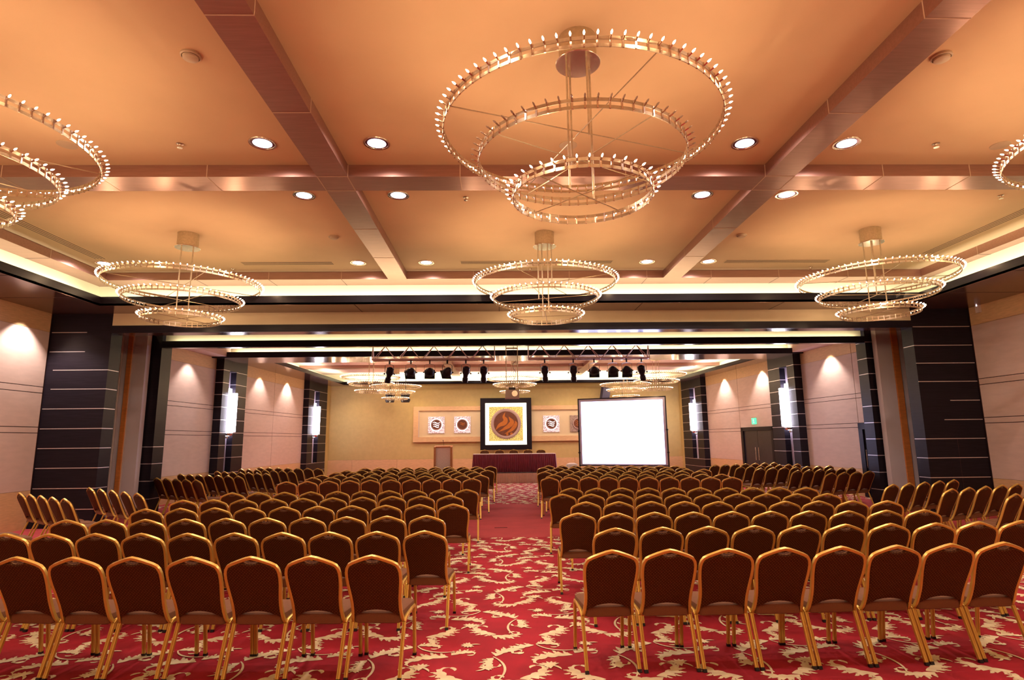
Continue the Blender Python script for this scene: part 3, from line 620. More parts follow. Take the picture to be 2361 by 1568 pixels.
for s_ in (-1, 1): b.box(s_ * 1.70 - .01, s_ * 1.70 + .01, -.36, .37, .005, .735, BURG)
b.build('side_skirt', t)
for i, x in enumerate((-.67, -.02, .60, 1.23, 1.80)):
    put_chair(x, 26.0, PI, 'gold-framed banquet chair behind the burgundy head table, %s counted from the lectern' % ORD[i], 'chairs behind the head table', z=ZSTG + .003)
# lectern
t = thing('lectern', (-2.42, 25.75, ZSTG), 'orange wooden lectern with pale front panel on the stage', 'lectern')
b = MB(); b.box(-.31, .31, -.20, -.17, 0.02, 1.06, LPANEL); b.build('front_panel', t)
for s_ in (-1, 1): b = MB(); b.prism([(-.24, 0), (.20, 0), (.20, 1.12), (-.24, 1.06)], s_ * .31, s_ * .39, WOODL, 'x'); b.build('side_panel', t)
b = MB(); b.box(-.31, .31, -.235, -.15, 1.03, 1.08, WOODL); b.prism([(-.24, 1.06), (.20, 1.10), (.20, 1.125), (-.24, 1.085)], -.31, .31, WOODL, 'x'); b.build('reading_top', t)
b = MB(); b.tube([(.02, -.1, 1.08), (.02, -.1, 1.18), (.01, -.08, 1.27), (-.02, -.03, 1.31)], .008, BLACK, 6); b.lathe([(.014, 0), (.018, .03), (.010, .05)], (-.02, -.03, 1.30), BLACK, 8); b.build('microphone', t, smooth=True)
# projection screen, swung a little towards the hall
def screen():
    A = Vector((3.42, 25.5, 0)); B = Vector((6.79, 24.15, 0)); d = (B - A); L = d.length; a = math.atan2(d.y, d.x)
    t = thing('projection_screen', (A.x, A.y, 0), 'large glowing white projection screen in a thin black frame at the stage', 'projection screen', rz=a)
    z0, z1 = .66, 3.42
    b = MB(); f = .045
    b.box(0, L, -.02, .02, z0 - f, z0, BLACK); b.box(0, L, -.02, .02, z1, z1 + f, BLACK); b.box(-f, 0, -.02, .02, z0 - f, z1 + f, BLACK); b.box(L, L + f, -.02, .02, z0 - f, z1 + f, BLACK); b.build('frame', t)
    b = MB(); b.box(0, L, -.005, .005, z0, z1, SCRB); b.build('screen_border', t)
    b = MB(); b.quad([(.10, -.009, z0 + .05), (L - .10, -.009, z0 + .05), (L - .10, -.009, z1 - .10), (.10, -.009, z1 - .10)], SCREEN); sf = b.build('screen_surface', t, fix=False)
    b = MB()
    def arc(pts, w_): 
        b.sweep([(x, -.0115, z) for x, z in pts], [(-w_, 0), (w_, 0), (w_, .001), (-w_, .001)], SCRL, up=(0, 1, 0))
    arc([(1.45 + .28 * math.cos(q), 2.62 + .18 * math.sin(q)) for q in [2.6 - .3 * i for i in range(10)]], .02)
    arc([(1.25, 2.58), (1.4, 2.60), (1.55, 2.52), (1.68, 2.50)], .022)
    b.build('projected_logo', sf)
    txt = bpy.data.curves.new('projected_text', 'FONT'); txt.body = 'DS'; txt.size = .42; txt.extrude = .0005; txt.materials.append(SCRL)
    tmp = bpy.data.objects.new('projected_text', txt); tm = bpy.data.meshes.new_from_object(tmp); bpy.data.objects.remove(tmp)
    o = bpy.data.objects.new('projected_text', tm); COL.objects.link(o); o.parent = sf; o.location = (.55, -.012, 1.62); o.rotation_euler = (PI / 2, 0, 0)
    for x in (-.03, L + .03):
        b = MB(); b.box(x - .025, x + .025, .0, .05, .42 if True else 0, 2.1, BLACK); b.box(x - .02, x + .02, -.45, .45, .416, .45, BLACK)
        b.box(x - .045, x + .045, -.03, .07, 2.06, 2.12, BLACK); b.box(x - .045, x + .045, -.03, .07, 1.15, 1.20, BLACK); b.build('leg', t)
    b = MB(); b.box(.0, L, .02, .05, .50, .54, BLACK); b.build('cross_brace', t)
screen()
t = thing('side_table', (3.1, 25.9, ZSTG), 'small round table under a white cloth beside the projection screen', 'table')
b = MB(); b.lathe([(.30, 0.003), (.27, .10), (.25, .22), (.22, .28), (.12, .32), (0.001, .325)], (0, 0, 0), WHITEC, 20); b.build('tablecloth_drape', t, smooth=True)
# ================================================================== STAGE WALL DISPLAY
yw = YF - .02
t = thing('display_niche', (0, yw, 0), 'long maple framed display niche across the straw front wall', 'wall niche')
b = MB(); b.box(-4.53, 5.4, -.14, 0, 3.30, 3.52, TAN); b.box(-4.53, 5.4, -.14, 0, 1.67, 1.93, TAN); b.box(-4.53, -4.27, -.14, 0, 1.93, 3.30, TAN); b.box(5.14, 5.4, -.14, 0, 1.93, 3.30, TAN); b.build('frame', t)
b = MB(); b.box(-4.27, 5.14, -.03, 0, 1.93, 3.30, CREAM); b.box(-4.27, -4.24, -.10, -.03, 1.93, 3.30, WHITEC); b.build('back_panel', t)
def leaf2d(pts, n=10):
    """smooth closed outline from control points (Catmull-Rom)."""
    out = []; k = len(pts)
    for i in range(k):
        p0, p1, p2, p3 = pts[i - 1], pts[i], pts[(i + 1) % k], pts[(i + 2) % k]
        for j in range(n):
            u = j / n; out.append(tuple(.5 * ((2 * p1[c]) + (-p0[c] + p2[c]) * u + (2 * p0[c] - 5 * p1[c] + 4 * p2[c] - p3[c]) * u * u + (-p0[c] + 3 * p1[c] - 3 * p2[c] + p3[c]) * u ** 3) for c in (0, 1)))
    return out
def blade(sp, wd, n=24):
    """leaf-like outline around a smooth spine (Catmull-Rom through sp) with half widths wd."""
    C = [sp[0]] + sp + [sp[-1]]; W = [wd[0]] + wd + [wd[-1]]; P = []; k = len(sp) - 1
    for i in range(n + 1):
        t = i / n * k; s_ = min(int(t), k - 1); u = t - s_
        f = lambda a, b, c, d: .5 * (2 * b + (c - a) * u + (2 * a - 5 * b + 4 * c - d) * u * u + (3 * b - a - 3 * c + d) * u ** 3)
        P.append((f(*[C[s_ + q][0] for q in range(4)]), f(*[C[s_ + q][1] for q in range(4)]), max(.004, f(*[W[s_ + q] for q in range(4)]))))
    L = []; R_ = []
    for i, (x, y, w_) in enumerate(P):
        a_, b_ = P[max(0, i - 1)], P[min(n, i + 1)]; dx, dy = b_[0] - a_[0], b_[1] - a_[1]; l = math.hypot(dx, dy) or 1
        L.append((x - dy / l * w_, y + dx / l * w_)); R_.append((x + dy / l * w_, y - dx / l * w_))
    return L + R_[::-1]
FLAMES = [blade([(-.58, -.34), (-.36, -.08), (-.10, .04), (-.02, .22), (-.12, .40), (-.04, .64)], [.01, .09, .13, .12, .07, .005]),
          blade([(-.40, -.44), (-.06, -.26), (.20, -.10), (.34, .10), (.22, .30), (.16, .40)], [.01, .08, .12, .12, .05, .005]),
          blade([(-.08, -.56), (.20, -.42), (.42, -.24), (.56, .0), (.50, .16)], [.01, .06, .10, .09, .01]),
          leaf2d([(.02, -.54), (.10, -.52), (.13, -.62), (.03, -.66)]), leaf2d([(.24, -.52), (.35, -.50), (.38, -.62), (.26, -.64)])]
t = thing('emblem_panel', (.325, yw - .14, 2.58), 'big square backlit emblem panel in a dark frame above the head table', 'wall emblem')
b = MB(); S, W_ = 1.345, .262
b.box(-S, S, -.10, 0, S - W_, S, DARK); b.box(-S, S, -.10, 0, -S, -S + W_, DARK); b.box(-S, -S + W_, -.10, 0, -S + W_, S - W_, DARK); b.box(S - W_, S, -.10, 0, -S + W_, S - W_, DARK); b.build('frame', t)
b = MB(); b.box(-S + W_, S - W_, -.03, 0, -S + W_, S - W_, LITP); b.build('lit_panel', t)
b = MB(); b.box(-.89, .89, -.045, -.031, -.89, .89, MOSAIC); b.build('gold_mosaic_square', t)
b = MB(); b.lathe([(.63, 0), (.64, .05), (.72, .07), (.785, .05), (.79, 0)], (0, -.046, 0), EMBG, 48, (0, -1, 0), cap=False); b.build('emblem_ring', t, smooth=True)
b = MB(); b.lathe([(.635, 0), (.635, .03)], (0, -.046, 0), EMBR, 48, (0, -1, 0)); dk = b.build('emblem_disc', t)
for fl in FLAMES:
    b = MB(); b.prism([(x * .93, z * .93) for x, z in fl], -.084, -.077, EMBO); b.build('flame', dk)
WAVES = [blade([(-.58 + .06 * q, .30 - .30 * q), (-.28, .42 - .30 * q), (.04, .26 - .30 * q), (.34, .24 - .30 * q), (.60 - .10 * q, .46 - .30 * q)], [.01, .045, .065, .05, .005], 14) for q in range(3)]
for i, (x, lit) in enumerate(((-3.33, 1), (-1.965, 2), (2.72, 1), (4.14, 0))):
    lb = ['backlit square emblem with white waves, nearest the lectern end of the niche', 'backlit square emblem with plain bronze disc beside the big emblem panel', 'backlit square emblem with white waves between big emblem panel and screen', 'unlit square emblem half hidden behind the projection screen'][i]
    t = thing('square_emblem', (x, yw - .05, 2.56), lb, 'wall emblem', 'square emblems in the niche')
    mm = MOSAICW if lit else MOSAICU
    b = MB(); b.box(-.43, .43, -.04, 0, -.43, .43, mm); b.build('pebble_square', t)
    if lit: b = MB(); b.lathe([(.335, 0), (.335, .006)], (0, -.041, 0), LITW, 32, (0, -1, 0)); b.build('glow_disc', t)
    b = MB(); b.lathe([(.235, .0), (.245, .05), (.285, .05), (.29, 0)], (0, -.047, 0), EMBG, 32, (0, -1, 0), cap=False); b.build('ring', t, smooth=True)
    b = MB(); b.lathe([(.255, 0), (.255, .02)], (0, -.047, 0), EMBR, 32, (0, -1, 0)); dk = b.build('disc', t)
    for wv in (WAVES if lit != 2 else WAVES[:2]):
        k = .34 if lit != 2 else .26
        b = MB(); b.prism([(a * k, c * k) for a, c in wv], -.076, -.068, LITW if lit == 1 else EMBO); b.build('wave', dk)
# exit sign over the double door
t = thing('exit_sign', (xr(23.7) - .005, 23.7, 2.26), 'small green illuminated exit sign above the navy double door', 'exit sign')
b = MB(); b.box(-.05, 0, -.17, .17, 0, .25, GREEN); b.build('panel', t)
b = MB(); b.box(-.06, 0, -.18, .18, .25, .285, PLASTIC); b.build('housing', t)
b = MB()
b.lathe([(.018, 0), (.018, .003)], (-.051, -.01, .195), SIGNW, 10, (-1, 0, 0)); 
for p in ([(-.01, .175), (-.03, .10)], [(-.03, .10), (.02, .05)], [(.02, .05), (.0, .02)], [(-.03, .10), (-.06, .06)], [(-.06, .06), (-.10, .055)], [(-.015, .16), (.04, .14)], [(-.015, .16), (-.06, .13)]):
    (y0, z0), (y1, z1) = p; dy, dz = y1 - y0, z1 - z0; l = math.hypot(dy, dz); ny, nz = -dz / l * .009, dy / l * .009
    b.quad([(-.0535, y0 + ny, z0 + nz), (-.0535, y0 - ny, z0 - nz), (-.0535, y1 - ny, z1 - nz), (-.0535, y1 + ny, z1 + nz)], SIGNW)
b.build('running_figure', t)
# ================================================================== SCONCES
def sconce(side, y, first=[None]):
    s_ = 1 if side == 'left' else -1; X = (xl(y) if s_ > 0 else xr(y)) + s_ * .06
    t = thing('wall_sconce', (X, y, 0), '', 'wall lamp', 'tall glowing wall sconces', rz=0 if s_ > 0 else PI)
    b = MB(); n = 9
    for i in range(n):
        a = -PI / 2 + PI * i / (n - 1); r = .19
        b.rod((.16 + r * math.cos(a), r * 1.15 * math.sin(a), 2.12), (.16 + r * math.cos(a), r * 1.15 * math.sin(a), 3.40 + .06 * math.cos(a)), .036, SCON, 8)
    b.build('glass_rod_shade', t, smooth=True)
    b = MB(); b.box(0, .16, -.09, .09, 1.98, 3.62, SCON); b.build('backlight', t)
    b = MB(); b.lathe([(.12, 0), (.15, .04), (.15, .09)], (.15, 0, 1.99), CHROME, 16); b.build('bottom_cap', t, smooth=True)
    b = MB(); b.box(0, .14, -.03, .03, 1.90, 1.99, CHROME); b.build('bracket', t)
    return t
for sd, y, lb in (('left', 20.86, 'tall glowing glass sconce on the lectern-side column nearer the partition'), ('left', 29.25, 'tall glowing glass sconce on the lectern-side column beside the stage wall'),
                  ('right', 20.80, 'tall glowing glass sconce on the screen-side column beside the double door'), ('right', 29.4, 'tall glowing glass sconce on the screen-side column beside the stage wall')):
    sconce(sd, y)['label'] = lb
# ================================================================== PARTITION PANELS IN THE POCKETS
for nm, x0, x1, side in (('lectern', -9.66, -8.99, -1), ('screen', 9.89, 10.62, 1)):
    t = thing('folding_partition', ((x0 + x1) / 2, 15.1, 0), 'stacked folding partition in the pocket between %s-side dark columns' % nm, 'partition', 'stacked partitions')
    c = (x0 + x1) / 2
    segs = [('edge_trim', x0, x0 + .07, WHITEC), ('grey_panel', x0 + .085, x0 + .205, GREYP), ('wood_edge', x0 + .21, x0 + .315, ORANGE), ('white_strip', x0 + .318, x0 + .345, WHITEC), ('folded_panel', x0 + .35, x1, GREYP)] if side < 0 else \
           [('folded_panel', x0, x0 + .385, GREYP), ('wood_edge', x0 + .39, x0 + .55, ORANGE), ('grey_panel', x0 + .555, x0 + .69, GREYP), ('edge_trim', x0 + .695, x1, BLACK)]
    for pn, a, d, m in segs:
        b = MB(); ex = .03 if 'trim' in pn or 'edge' in pn else 0; b.box(a - c, d - c, -.06 - ex, .12, .01, 4.9, m); b.build(pn, t)
# ================================================================== TRUSSES, STAGE LIGHTS, PROJECTOR
YT = 17.25
def truss(x0, x1, n, label):
    t = thing('lighting_truss', ((x0 + x1) / 2, YT, 4.10), label, 'lighting truss', 'aluminium lighting trusses'); h = (x1 - x0) / 2; zt = .41
    for y, z, r in ((-.14, 0, .025), (.14, 0, .025), (0, zt, .02)):
        b = MB(); b.rod((-h, y, z), (h, y, z), r, ALU, 10); b.build('chord', t, smooth=True)
    b = MB(); p = 2 * h / n
    for i in range(n):
        for y in (-.14, .14):
            b.rod((-h + i * p + .03, y, 0), (-h + (i + .5) * p, 0, zt), .011, ALU, 6); b.rod((-h + (i + .5) * p, 0, zt), (-h + (i + 1) * p - .03, y, 0), .011, ALU, 6)
        b.rod((-h + i * p, -.14, 0), (-h + i * p, .14, 0), .011, ALU, 6)
    b.build('lattice', t, smooth=True)
    for s_ in (-1, 1):
        b = MB(); b.rod((s_ * h, -.14, 0), (s_ * h, 0, zt), .014, ALU, 6); b.rod((s_ * h, .14, 0), (s_ * h, 0, zt), .014, ALU, 6); b.rod((s_ * h, -.14, 0), (s_ * h, .14, 0), .014, ALU, 6); b.build('end_frame', t, smooth=True)
    for x in (-h * .75, 0, h * .75): b = MB(); b.rod((x, 0, zt), (x, 0, 1.05), .008, BLACK, 6); b.build('hanging_rod', t)
truss(-3.72, -.14, 5, 'silver lattice lighting truss over the lectern side of the hall'); truss(.86, 4.43, 5, 'silver lattice lighting truss over the screen side of the hall')
def stage_light(kind):
    r = bpy.data.objects.new('stage_light', None); COL.objects.link(r)
    b = MB(); b.box(-.02, .02, -.02, .02, -.07, .04, LAMPB); b.lathe([(.035, 0), (.035, .03)], (-.015, 0, .0), LAMPB, 12, (1, 0, 0)); b.build('clamp', r)
    w_ = .15 if kind == 'par' else .13; zc = -.32 if kind == 'par' else -.36
    b = MB(); pts = [(-w_, 0, zc), (-w_, 0, -.13)] + [(-w_ * math.cos(q), 0, -.13 + .05 * math.sin(q)) for q in (.4, .9, PI / 2, PI - .9, PI - .4)] + [(w_, 0, -.13), (w_, 0, zc)]
    b.sweep(pts, [(-.004, -.016), (.004, -.016), (.004, .016), (-.004, .016)], LAMPB, up=(0, 1, 0)); b.build('yoke', r)
    piv = bpy.data.objects.new('lamp_body', None)
    if kind == 'par': prof = [(.001, -.17), (.05, -.17), (.08, -.14), (.125, -.06), (.135, .02), (.135, .12), (.125, .12)]
    else: prof = [(.06, -.20), (.105, -.17), (.11, -.02), (.075, .04), (.068, .12), (.085, .14), (.085, .26), (.075, .26)]
    b = MB(); b.lathe(prof, (0, 0, 0), LAMPB, 18, cap=False)
    if kind == 'par':
        for q in range(3): b.lathe([(.128 + .0, 0), (.139, .005), (.128, .01)], (0, 0, -.04 + q * .04), LAMPB, 18, cap=False)
    else: b.box(-.03, .03, -.12, .12, -.15, -.06, LAMPB)
    if kind == 'par': b.box(-.15, .15, -.15, .15, .118, .124, LAMPB)
    body = b.build('lamp_body', r, smooth=True); body.location = (0, 0, zc)
    b = MB(); b.lathe([(.12 if kind == 'par' else .072, 0), (.11, .012) if kind == 'par' else (.06, .01)], (0, 0, .125 if kind == 'par' else .25), CHROME, 18); b.build('lens', body, smooth=True)
    b = MB()
    for s_ in (-1, 1): b.lathe([(.022, 0), (.022, .04)], (s_ * w_, 0, zc), LAMPB, 10, (s_, 0, 0))
    b.build('tilt_knob', r)
    return r
PAR, PRO = stage_light('par'), stage_light('profile'); TP, TQ = tree(PAR), tree(PRO)
done = {'par': 0, 'pro': 0}
LAMPS = [(-3.20, 'pro', 32, .55), (-2.58, 'par', 62, .35), (-2.03, 'par', 66, .1), (-1.52, 'par', 58, .5), (-.98, 'pro', 20, .35), (-.46, 'pro', 22, .1),
         (1.33, 'pro', 18, -.25), (2.17, 'pro', 16, -.12), (2.78, 'par', 64, -.15), (3.33, 'par', 60, -.25), (3.74, 'par', 58, -.3), (4.18, 'pro', 34, -.45)]
for i, (x, k, tilt, yaw) in enumerate(LAMPS):
    r0 = PAR if k == 'par' else PRO
    r = r0 if not done[k] else copy_tree(TP if k == 'par' else TQ); done[k] = 1
    sd = 'lectern-side' if x < 0 else 'screen-side'; n = i if x < 0 else i - 6
    r.location = (x, YT - .14, 4.03); r.rotation_euler = (0, 0, yaw)
    for c in kids(r):
        if c.name.startswith('lamp_body'): c.rotation_euler = (math.radians(180 + (tilt if k == 'par' else tilt)), 0, 0)
    tag(r, 'black %s stage light, %s lamp along the %s truss' % ('round can' if k == 'par' else 'long profile', ORD[n] , sd), 'stage light', 'stage lights under the %s truss' % sd)
    if False: pass
# flood lights hung by the stage wall, lectern side
for i, (x, z) in enumerate(((-5.60, 4.06), (-4.82, 4.06), (-5.52, 3.76), (-4.74, 3.76))):
    t = thing('flood_light', (x, 30.3 - (.0 if i < 2 else .45), z), 'dark hanging flood light by the stage wall, %s row, %s' % (('upper', 'upper', 'lower', 'lower')[i], ('away from the lectern', 'beside the lectern end')[i % 2]), 'flood light', 'hanging flood lights')
    b = MB(); b.lathe([(.20, -.10), (.24, 0), (.24, .08), (.16, .12)], (0, 0, 0), BLACK, 20); b.build('housing', t, smooth=True)
    b = MB(); b.rod((0, 0, .1), (0, 0, RZC - z), .012, BLACK, 6); b.build('drop_rod', t)
t = thing('loudspeaker', (5.55, 30.85, 4.10), 'dark tilted loudspeaker hanging above the projection screen', 'loudspeaker', rz=.15)
b = MB(); m_ = Matrix.Rotation(.12, 4, 'Y') @ Matrix.Rotation(.2, 4, 'X'); b.box(-.2, .2, -.2, .2, -.38, .30, mat('navy_speaker_grille', (.03, .03, .07), .6, noise=.2, nscale=80), m_); b.build('cabinet', t)
b = MB(); b.box(-.03, .03, -.03, .03, .28, .545, BLACK); b.build('bracket', t)
t = thing('flood_light', (6.45, 30.85, 3.80), 'dark hanging flood light by the stage wall behind the screen', 'flood light', 'hanging flood lights')
b = MB(); b.lathe([(.20, -.10), (.24, 0), (.24, .08), (.16, .12)], (0, 0, 0), BLACK, 20); b.build('housing', t, smooth=True)
b = MB(); b.rod((0, 0, .1), (0, 0, .84), .012, BLACK, 6); b.build('drop_rod', t)
# projector on its hanging frame
t = thing('ceiling_projector', (.37, 17.3, 2.96), 'white projector hanging on two long rods above the aisle', 'projector')
b = MB(); b.box(-.20, .20, -.20, .20, 0, .22, WHITEC); b.box(-.21, .21, -.21, .21, -.02, .0, WHITEC); b.build('body', t)
b = MB(); b.lathe([(.075, 0), (.085, .02), (.085, .04)], (.07, -.20, .11), CHROME, 20, (0, -1, 0)); b.build('rear_port', t, smooth=True)
b = MB(); b.lathe([(.05, 0), (.06, .03), (.06, .06)], (.07, .20, .11), BLACK, 20, (0, 1, 0)); b.build('lens', t, smooth=True)
for x in (-.17, .17): b = MB(); b.rod((x, 0, .30), (x, 0, 2.20), .012, BRASS, 8); b.build('hanging_rod', t, smooth=True)
for z in (1.45,): b = MB(); b.box(-.17, .17, -.02, .02, z, z + .04, BRASS); b.build('crossbar', t)
b = MB(); b.box(-.10, .10, -.08, .08, .22, .30, BLACK); b.box(-.17, .17, -.02, .02, .28, .31, ALU); b.build('bracket', t)
b = MB(); b.tube([(.13, -.02, 2.1), (.16, -.02, 1.75), (.05, -.03, 1.5), (.04, -.03, 1.35), (.14, -.03, 1.22), (.13, -.03, 1.1), (.03, -.03, 1.0), (.05, -.03, .85), (.13, -.03, .72), (.09, -.03, .62), (.04, -.03, .5), (.04, -.03, .3)], .007, BLACK, 6); b.build('cable', t, smooth=True)
# ================================================================== CHANDELIERS
def ring_mesh(R, n, tall=.030):
    b = MB(); N = 96
    for z in (-.034, .034):
        path = [(R * math.cos(2 * PI * i / N), R * math.sin(2 * PI * i / N), z) for i in range(N)]
        b.sweep(path, [(-.003, -.016), (.003, -.016), (.003, .016), (-.003, .016)], BRASS, up=(0, 0, 1), closed=True)
    for i in range(n):
        a = 2 * PI * (i + .5) / n; c, s_ = math.cos(a), math.sin(a); m_ = Matrix.Rotation(a, 4, 'Z')
        b.box(R - .006, R + .010, -.008, .008, -.05, .05, CHROME, m_)
        b.rod((c * (R + .008), s_ * (R + .008), .02), (c * (R + .045), s_ * (R + .045), .034), .0085, CHROME, 6)
    return b
def bulb_mesh(mm):
    b = MB(); b.lathe([(.005, 0), (.0085, .008), (.0085, .020), (.0045, .032), (.001, .038)], (0, 0, 0), mm, 8, (1, 0, .35), cap=False); return b.mesh('bulb', True)
BM_ON, BM_OFF = bulb_mesh(BULB), bulb_mesh(BULBOFF)
RINGS = ((1.42, -1.08, 84), (1.06, -1.40, 62), (.71, -1.77, 42))
def bulbs_stuff(R, idx, n, m):
    b = MB()
    for i in idx:
        a = 2 * PI * (i + .5) / n; q = Matrix.Rotation(a, 4, 'Z') @ Matrix.Translation((R + .045, 0, .035)); o = len(b.v)
        src = BM_ON; b.add([q @ v.co for v in src.vertices], [tuple(p.vertices) for p in src.polygons], m)
    return b
RM = []
def chandelier(loc, label, detail, zceil, dark=None, rz=0.0, drop=0.0):
    t = thing('ring_chandelier', loc, label, 'chandelier', 'three-ring chandeliers', rz); top = zceil - loc[2]
    b = MB(); b.lathe([(.20, 0), (.20, .29)], (0, 0, top - .29), BRASS, 32); b.build('canopy', t, smooth=True)
    b = MB(); b.lathe([(.235, 0), (.24, .006), (.235, .012)], (0, 0, top - .305), CHROME, 32); b.build('mounting_plate', t, smooth=True)
    for q in range(4):
        a = rz + .5 + q * PI / 2; r = .15; e = (RINGS[2][1] - .02, RINGS[1][1] - .02, RINGS[2][1] + .02, RINGS[0][1] - .1)[q]
        b = MB(); b.rod((r * math.cos(a), r * math.sin(a), top - .3), (r * math.cos(a), r * math.sin(a), e), .011, BRASS, 8); b.build('rod', t, smooth=True)
    for k, (R, z, n) in enumerate(RINGS):
        if not RM or len(RM) <= k: RM.append(ring_mesh(R, n).mesh('ring', True))
        r = bpy.data.objects.new('ring', RM[k]); COL.objects.link(r); r.parent = t; r.location = (0, 0, z); r.rotation_euler = (0, 0, .2 * k)
        b = MB()
        for a in (.35, .35 + PI / 2): b.rod((R * math.cos(a), R * math.sin(a), 0), (-R * math.cos(a), -R * math.sin(a), 0), .006, BRASS, 6)
        b.build('cross_rod', r, smooth=True)
        off = dark == k; bm_ = BM_OFF if off else BM_ON
        if detail and k == 0:
            for i in range(n):
                a = 2 * PI * (i + .5) / n; o = bpy.data.objects.new('bulb', bm_); COL.objects.link(o); o.parent = r
                o.location = ((R + .045) * math.cos(a), (R + .045) * math.sin(a), .035); o.rotation_euler = (0, 0, a)
        else:
            bb = bulbs_stuff(R, range(n), n, BULBOFF if off else BULB).build('bulbs', r, smooth=True, fix=False); bb['kind'] = 'stuff'
    nn = 8
    for i in range(nn):
        a = 2 * PI * i / nn + .2; lamp('POINT', (loc[0] + 1.52 * math.cos(a), loc[1] + 1.52 * math.sin(a), loc[2] + RINGS[0][1] + .05), K_CH, WARM)
    for i in range(3):
        a = 2 * PI * i / 3; lamp('POINT', (loc[0] + .80 * math.cos(a), loc[1] + .80 * math.sin(a), loc[2] + RINGS[2][1] + .05), K_CH, WARM)
    return t
chandelier((.86, 5.68, ZC), 'largest three-ring chandelier with unlit middle ring, over the aisle seen closest', True, ZC, dark=1)
chandelier((-5.84, 5.80, ZC), 'three-ring chandelier cut by the picture edge above lectern-side front wall', True, ZC, rz=.3)
chandelier((7.22, 5.70, ZC), 'three-ring chandelier barely entering the picture edge above screen-side wall', False, ZC, rz=.1)
chandelier((.955, 11.71, ZC), 'three-ring chandelier over the aisle just before the dark cross beams', True, ZC, rz=.7)
chandelier((-6.37, 11.71, ZC), 'three-ring chandelier near the lectern-side corner of the front ceiling', True, ZC, rz=.4)
chandelier((7.73, 11.55, ZC), 'three-ring chandelier near the screen-side corner of the front ceiling', True, ZC, rz=1.0)
for x, y, lb in ((-5.33, 24.5, 'distant three-ring chandelier, lectern side, row farther from the stage'), (-5.06, 28.8, 'distant three-ring chandelier, lectern side, above the flood lights'), (.66, 25.5, 'distant ring chandelier seen behind the hanging projector'),
                 (6.58, 24.5, 'distant three-ring chandelier, screen side, row farther from the stage'), (6.20, 28.8, 'distant three-ring chandelier hanging just above the projection screen')):
    chandelier((x, y, RZC), lb, False, RZC, rz=x).scale = (.83, .83, .83)
# ================================================================== CEILING FITTINGS
def downlight(x, y, z, e, label, group):
    t = thing('downlight', (x, y, z), label, 'downlight', group)
    b = MB(); b.lathe([(.160, -.002), (.164, -.010), (.188, -.012), (.192, .0)], (0, 0, 0), CHROME, 28, cap=False); b.build('rim', t, smooth=True)
    b = MB(); b.lathe([(.162, -.004), (.162, -.002)], (0, 0, 0), REFL, 28); b.build('reflector', t)
    b = MB(); b.lathe([(.132, -.007), (.132, -.004)], (0, -.0, 0), LAMPW, 28); b.build('lamp_glass', t)
    if e: lamp('SPOT', (x, y, z - .03), e, WHITE, .04, (0, 0, 0), angle=2.95, blend=.5)
    return t
bay = {-9.38: 'outer lectern-side', -3.38: 'inner lectern-side', -1.745: 'aisle lectern-side', 3.61: 'aisle screen-side', 5.12: 'inner screen-side'}
for y, rl in ((7.94, 'before the cross beam'), (9.77, 'just past the cross beam'), (13.74, 'by the cove')):
    for x in (-3.38, -1.745, 3.61, 5.12): downlight(x, y, ZC, K_DL, 'round recessed downlight %s, %s ceiling bay' % (rl, bay[x]), 'downlights in the plaster ceiling')
downlight(-9.38, 13.7, ZC, K_DL * .6, 'round recessed downlight in the ceiling corner beside the lectern-side cove', 'downlights in the plaster ceiling')
for x in (-3.38, -1.745, 3.61, 5.12): lamp('SPOT', (x, 3.9, ZC - .05), K_DL, WHITE, .05, (0, 0, 0), angle=2.5, blend=.9)
for x, y in ((-8.6, -.5), (-1.0, .5), (2.9, .5), (-6.4, .0), (7.8, 0.0), (.9, -1.5)): lamp('POINT', (x, y, 4.9), K_CH * 8, WARM, .4)
for i, (x, y) in enumerate(((-3.1, 25.2), (-1.3, 25.2), (3.2, 25.2), (5.0, 25.2), (-3.1, 28.6), (-1.3, 28.6), (3.2, 28.6), (5.0, 28.6))):
    downlight(x, y, RZC, K_DL * .9, 'small distant downlight, %s from the lectern side, %s row toward the stage' % (ORD[i % 4], ORD[i // 4]), 'downlights in the distant ceiling')
for x in (-7, -3.5, 0.8, 4.6, 8.2):
    for y in (15.0, 18.3): lamp('SPOT', (x, y, 4.9 if y < 16 else 5.1), K_DL * .55, WHITE, .08, (0, 0, 0), angle=2.4, blend=.9)
for i, (x, y) in enumerate(((-3.39, 5.97), (5.04, 5.95), (-3.45, 11.87), (5.16, 11.85))):
    t = thing('smoke_detector', (x, y, ZC), 'round ivory smoke detector in the %s bay, %s' % (('lectern-side', 'screen-side')[i % 2], ('beside the large chandelier', 'beyond the cross beam')[i // 2]), 'smoke detector', 'smoke detectors')
    b = MB(); b.lathe([(.105, 0), (.108, -.022), (.092, -.030)], (0, 0, 0), DETCT, 24, cap=False); b.build('base', t, smooth=True)
    b = MB(); b.lathe([(.085, -.028), (.08, -.05), (.05, -.062), (.001, -.064)], (0, 0, 0), DETCT, 24, cap=False); b.build('sensor_cap', t, smooth=True)
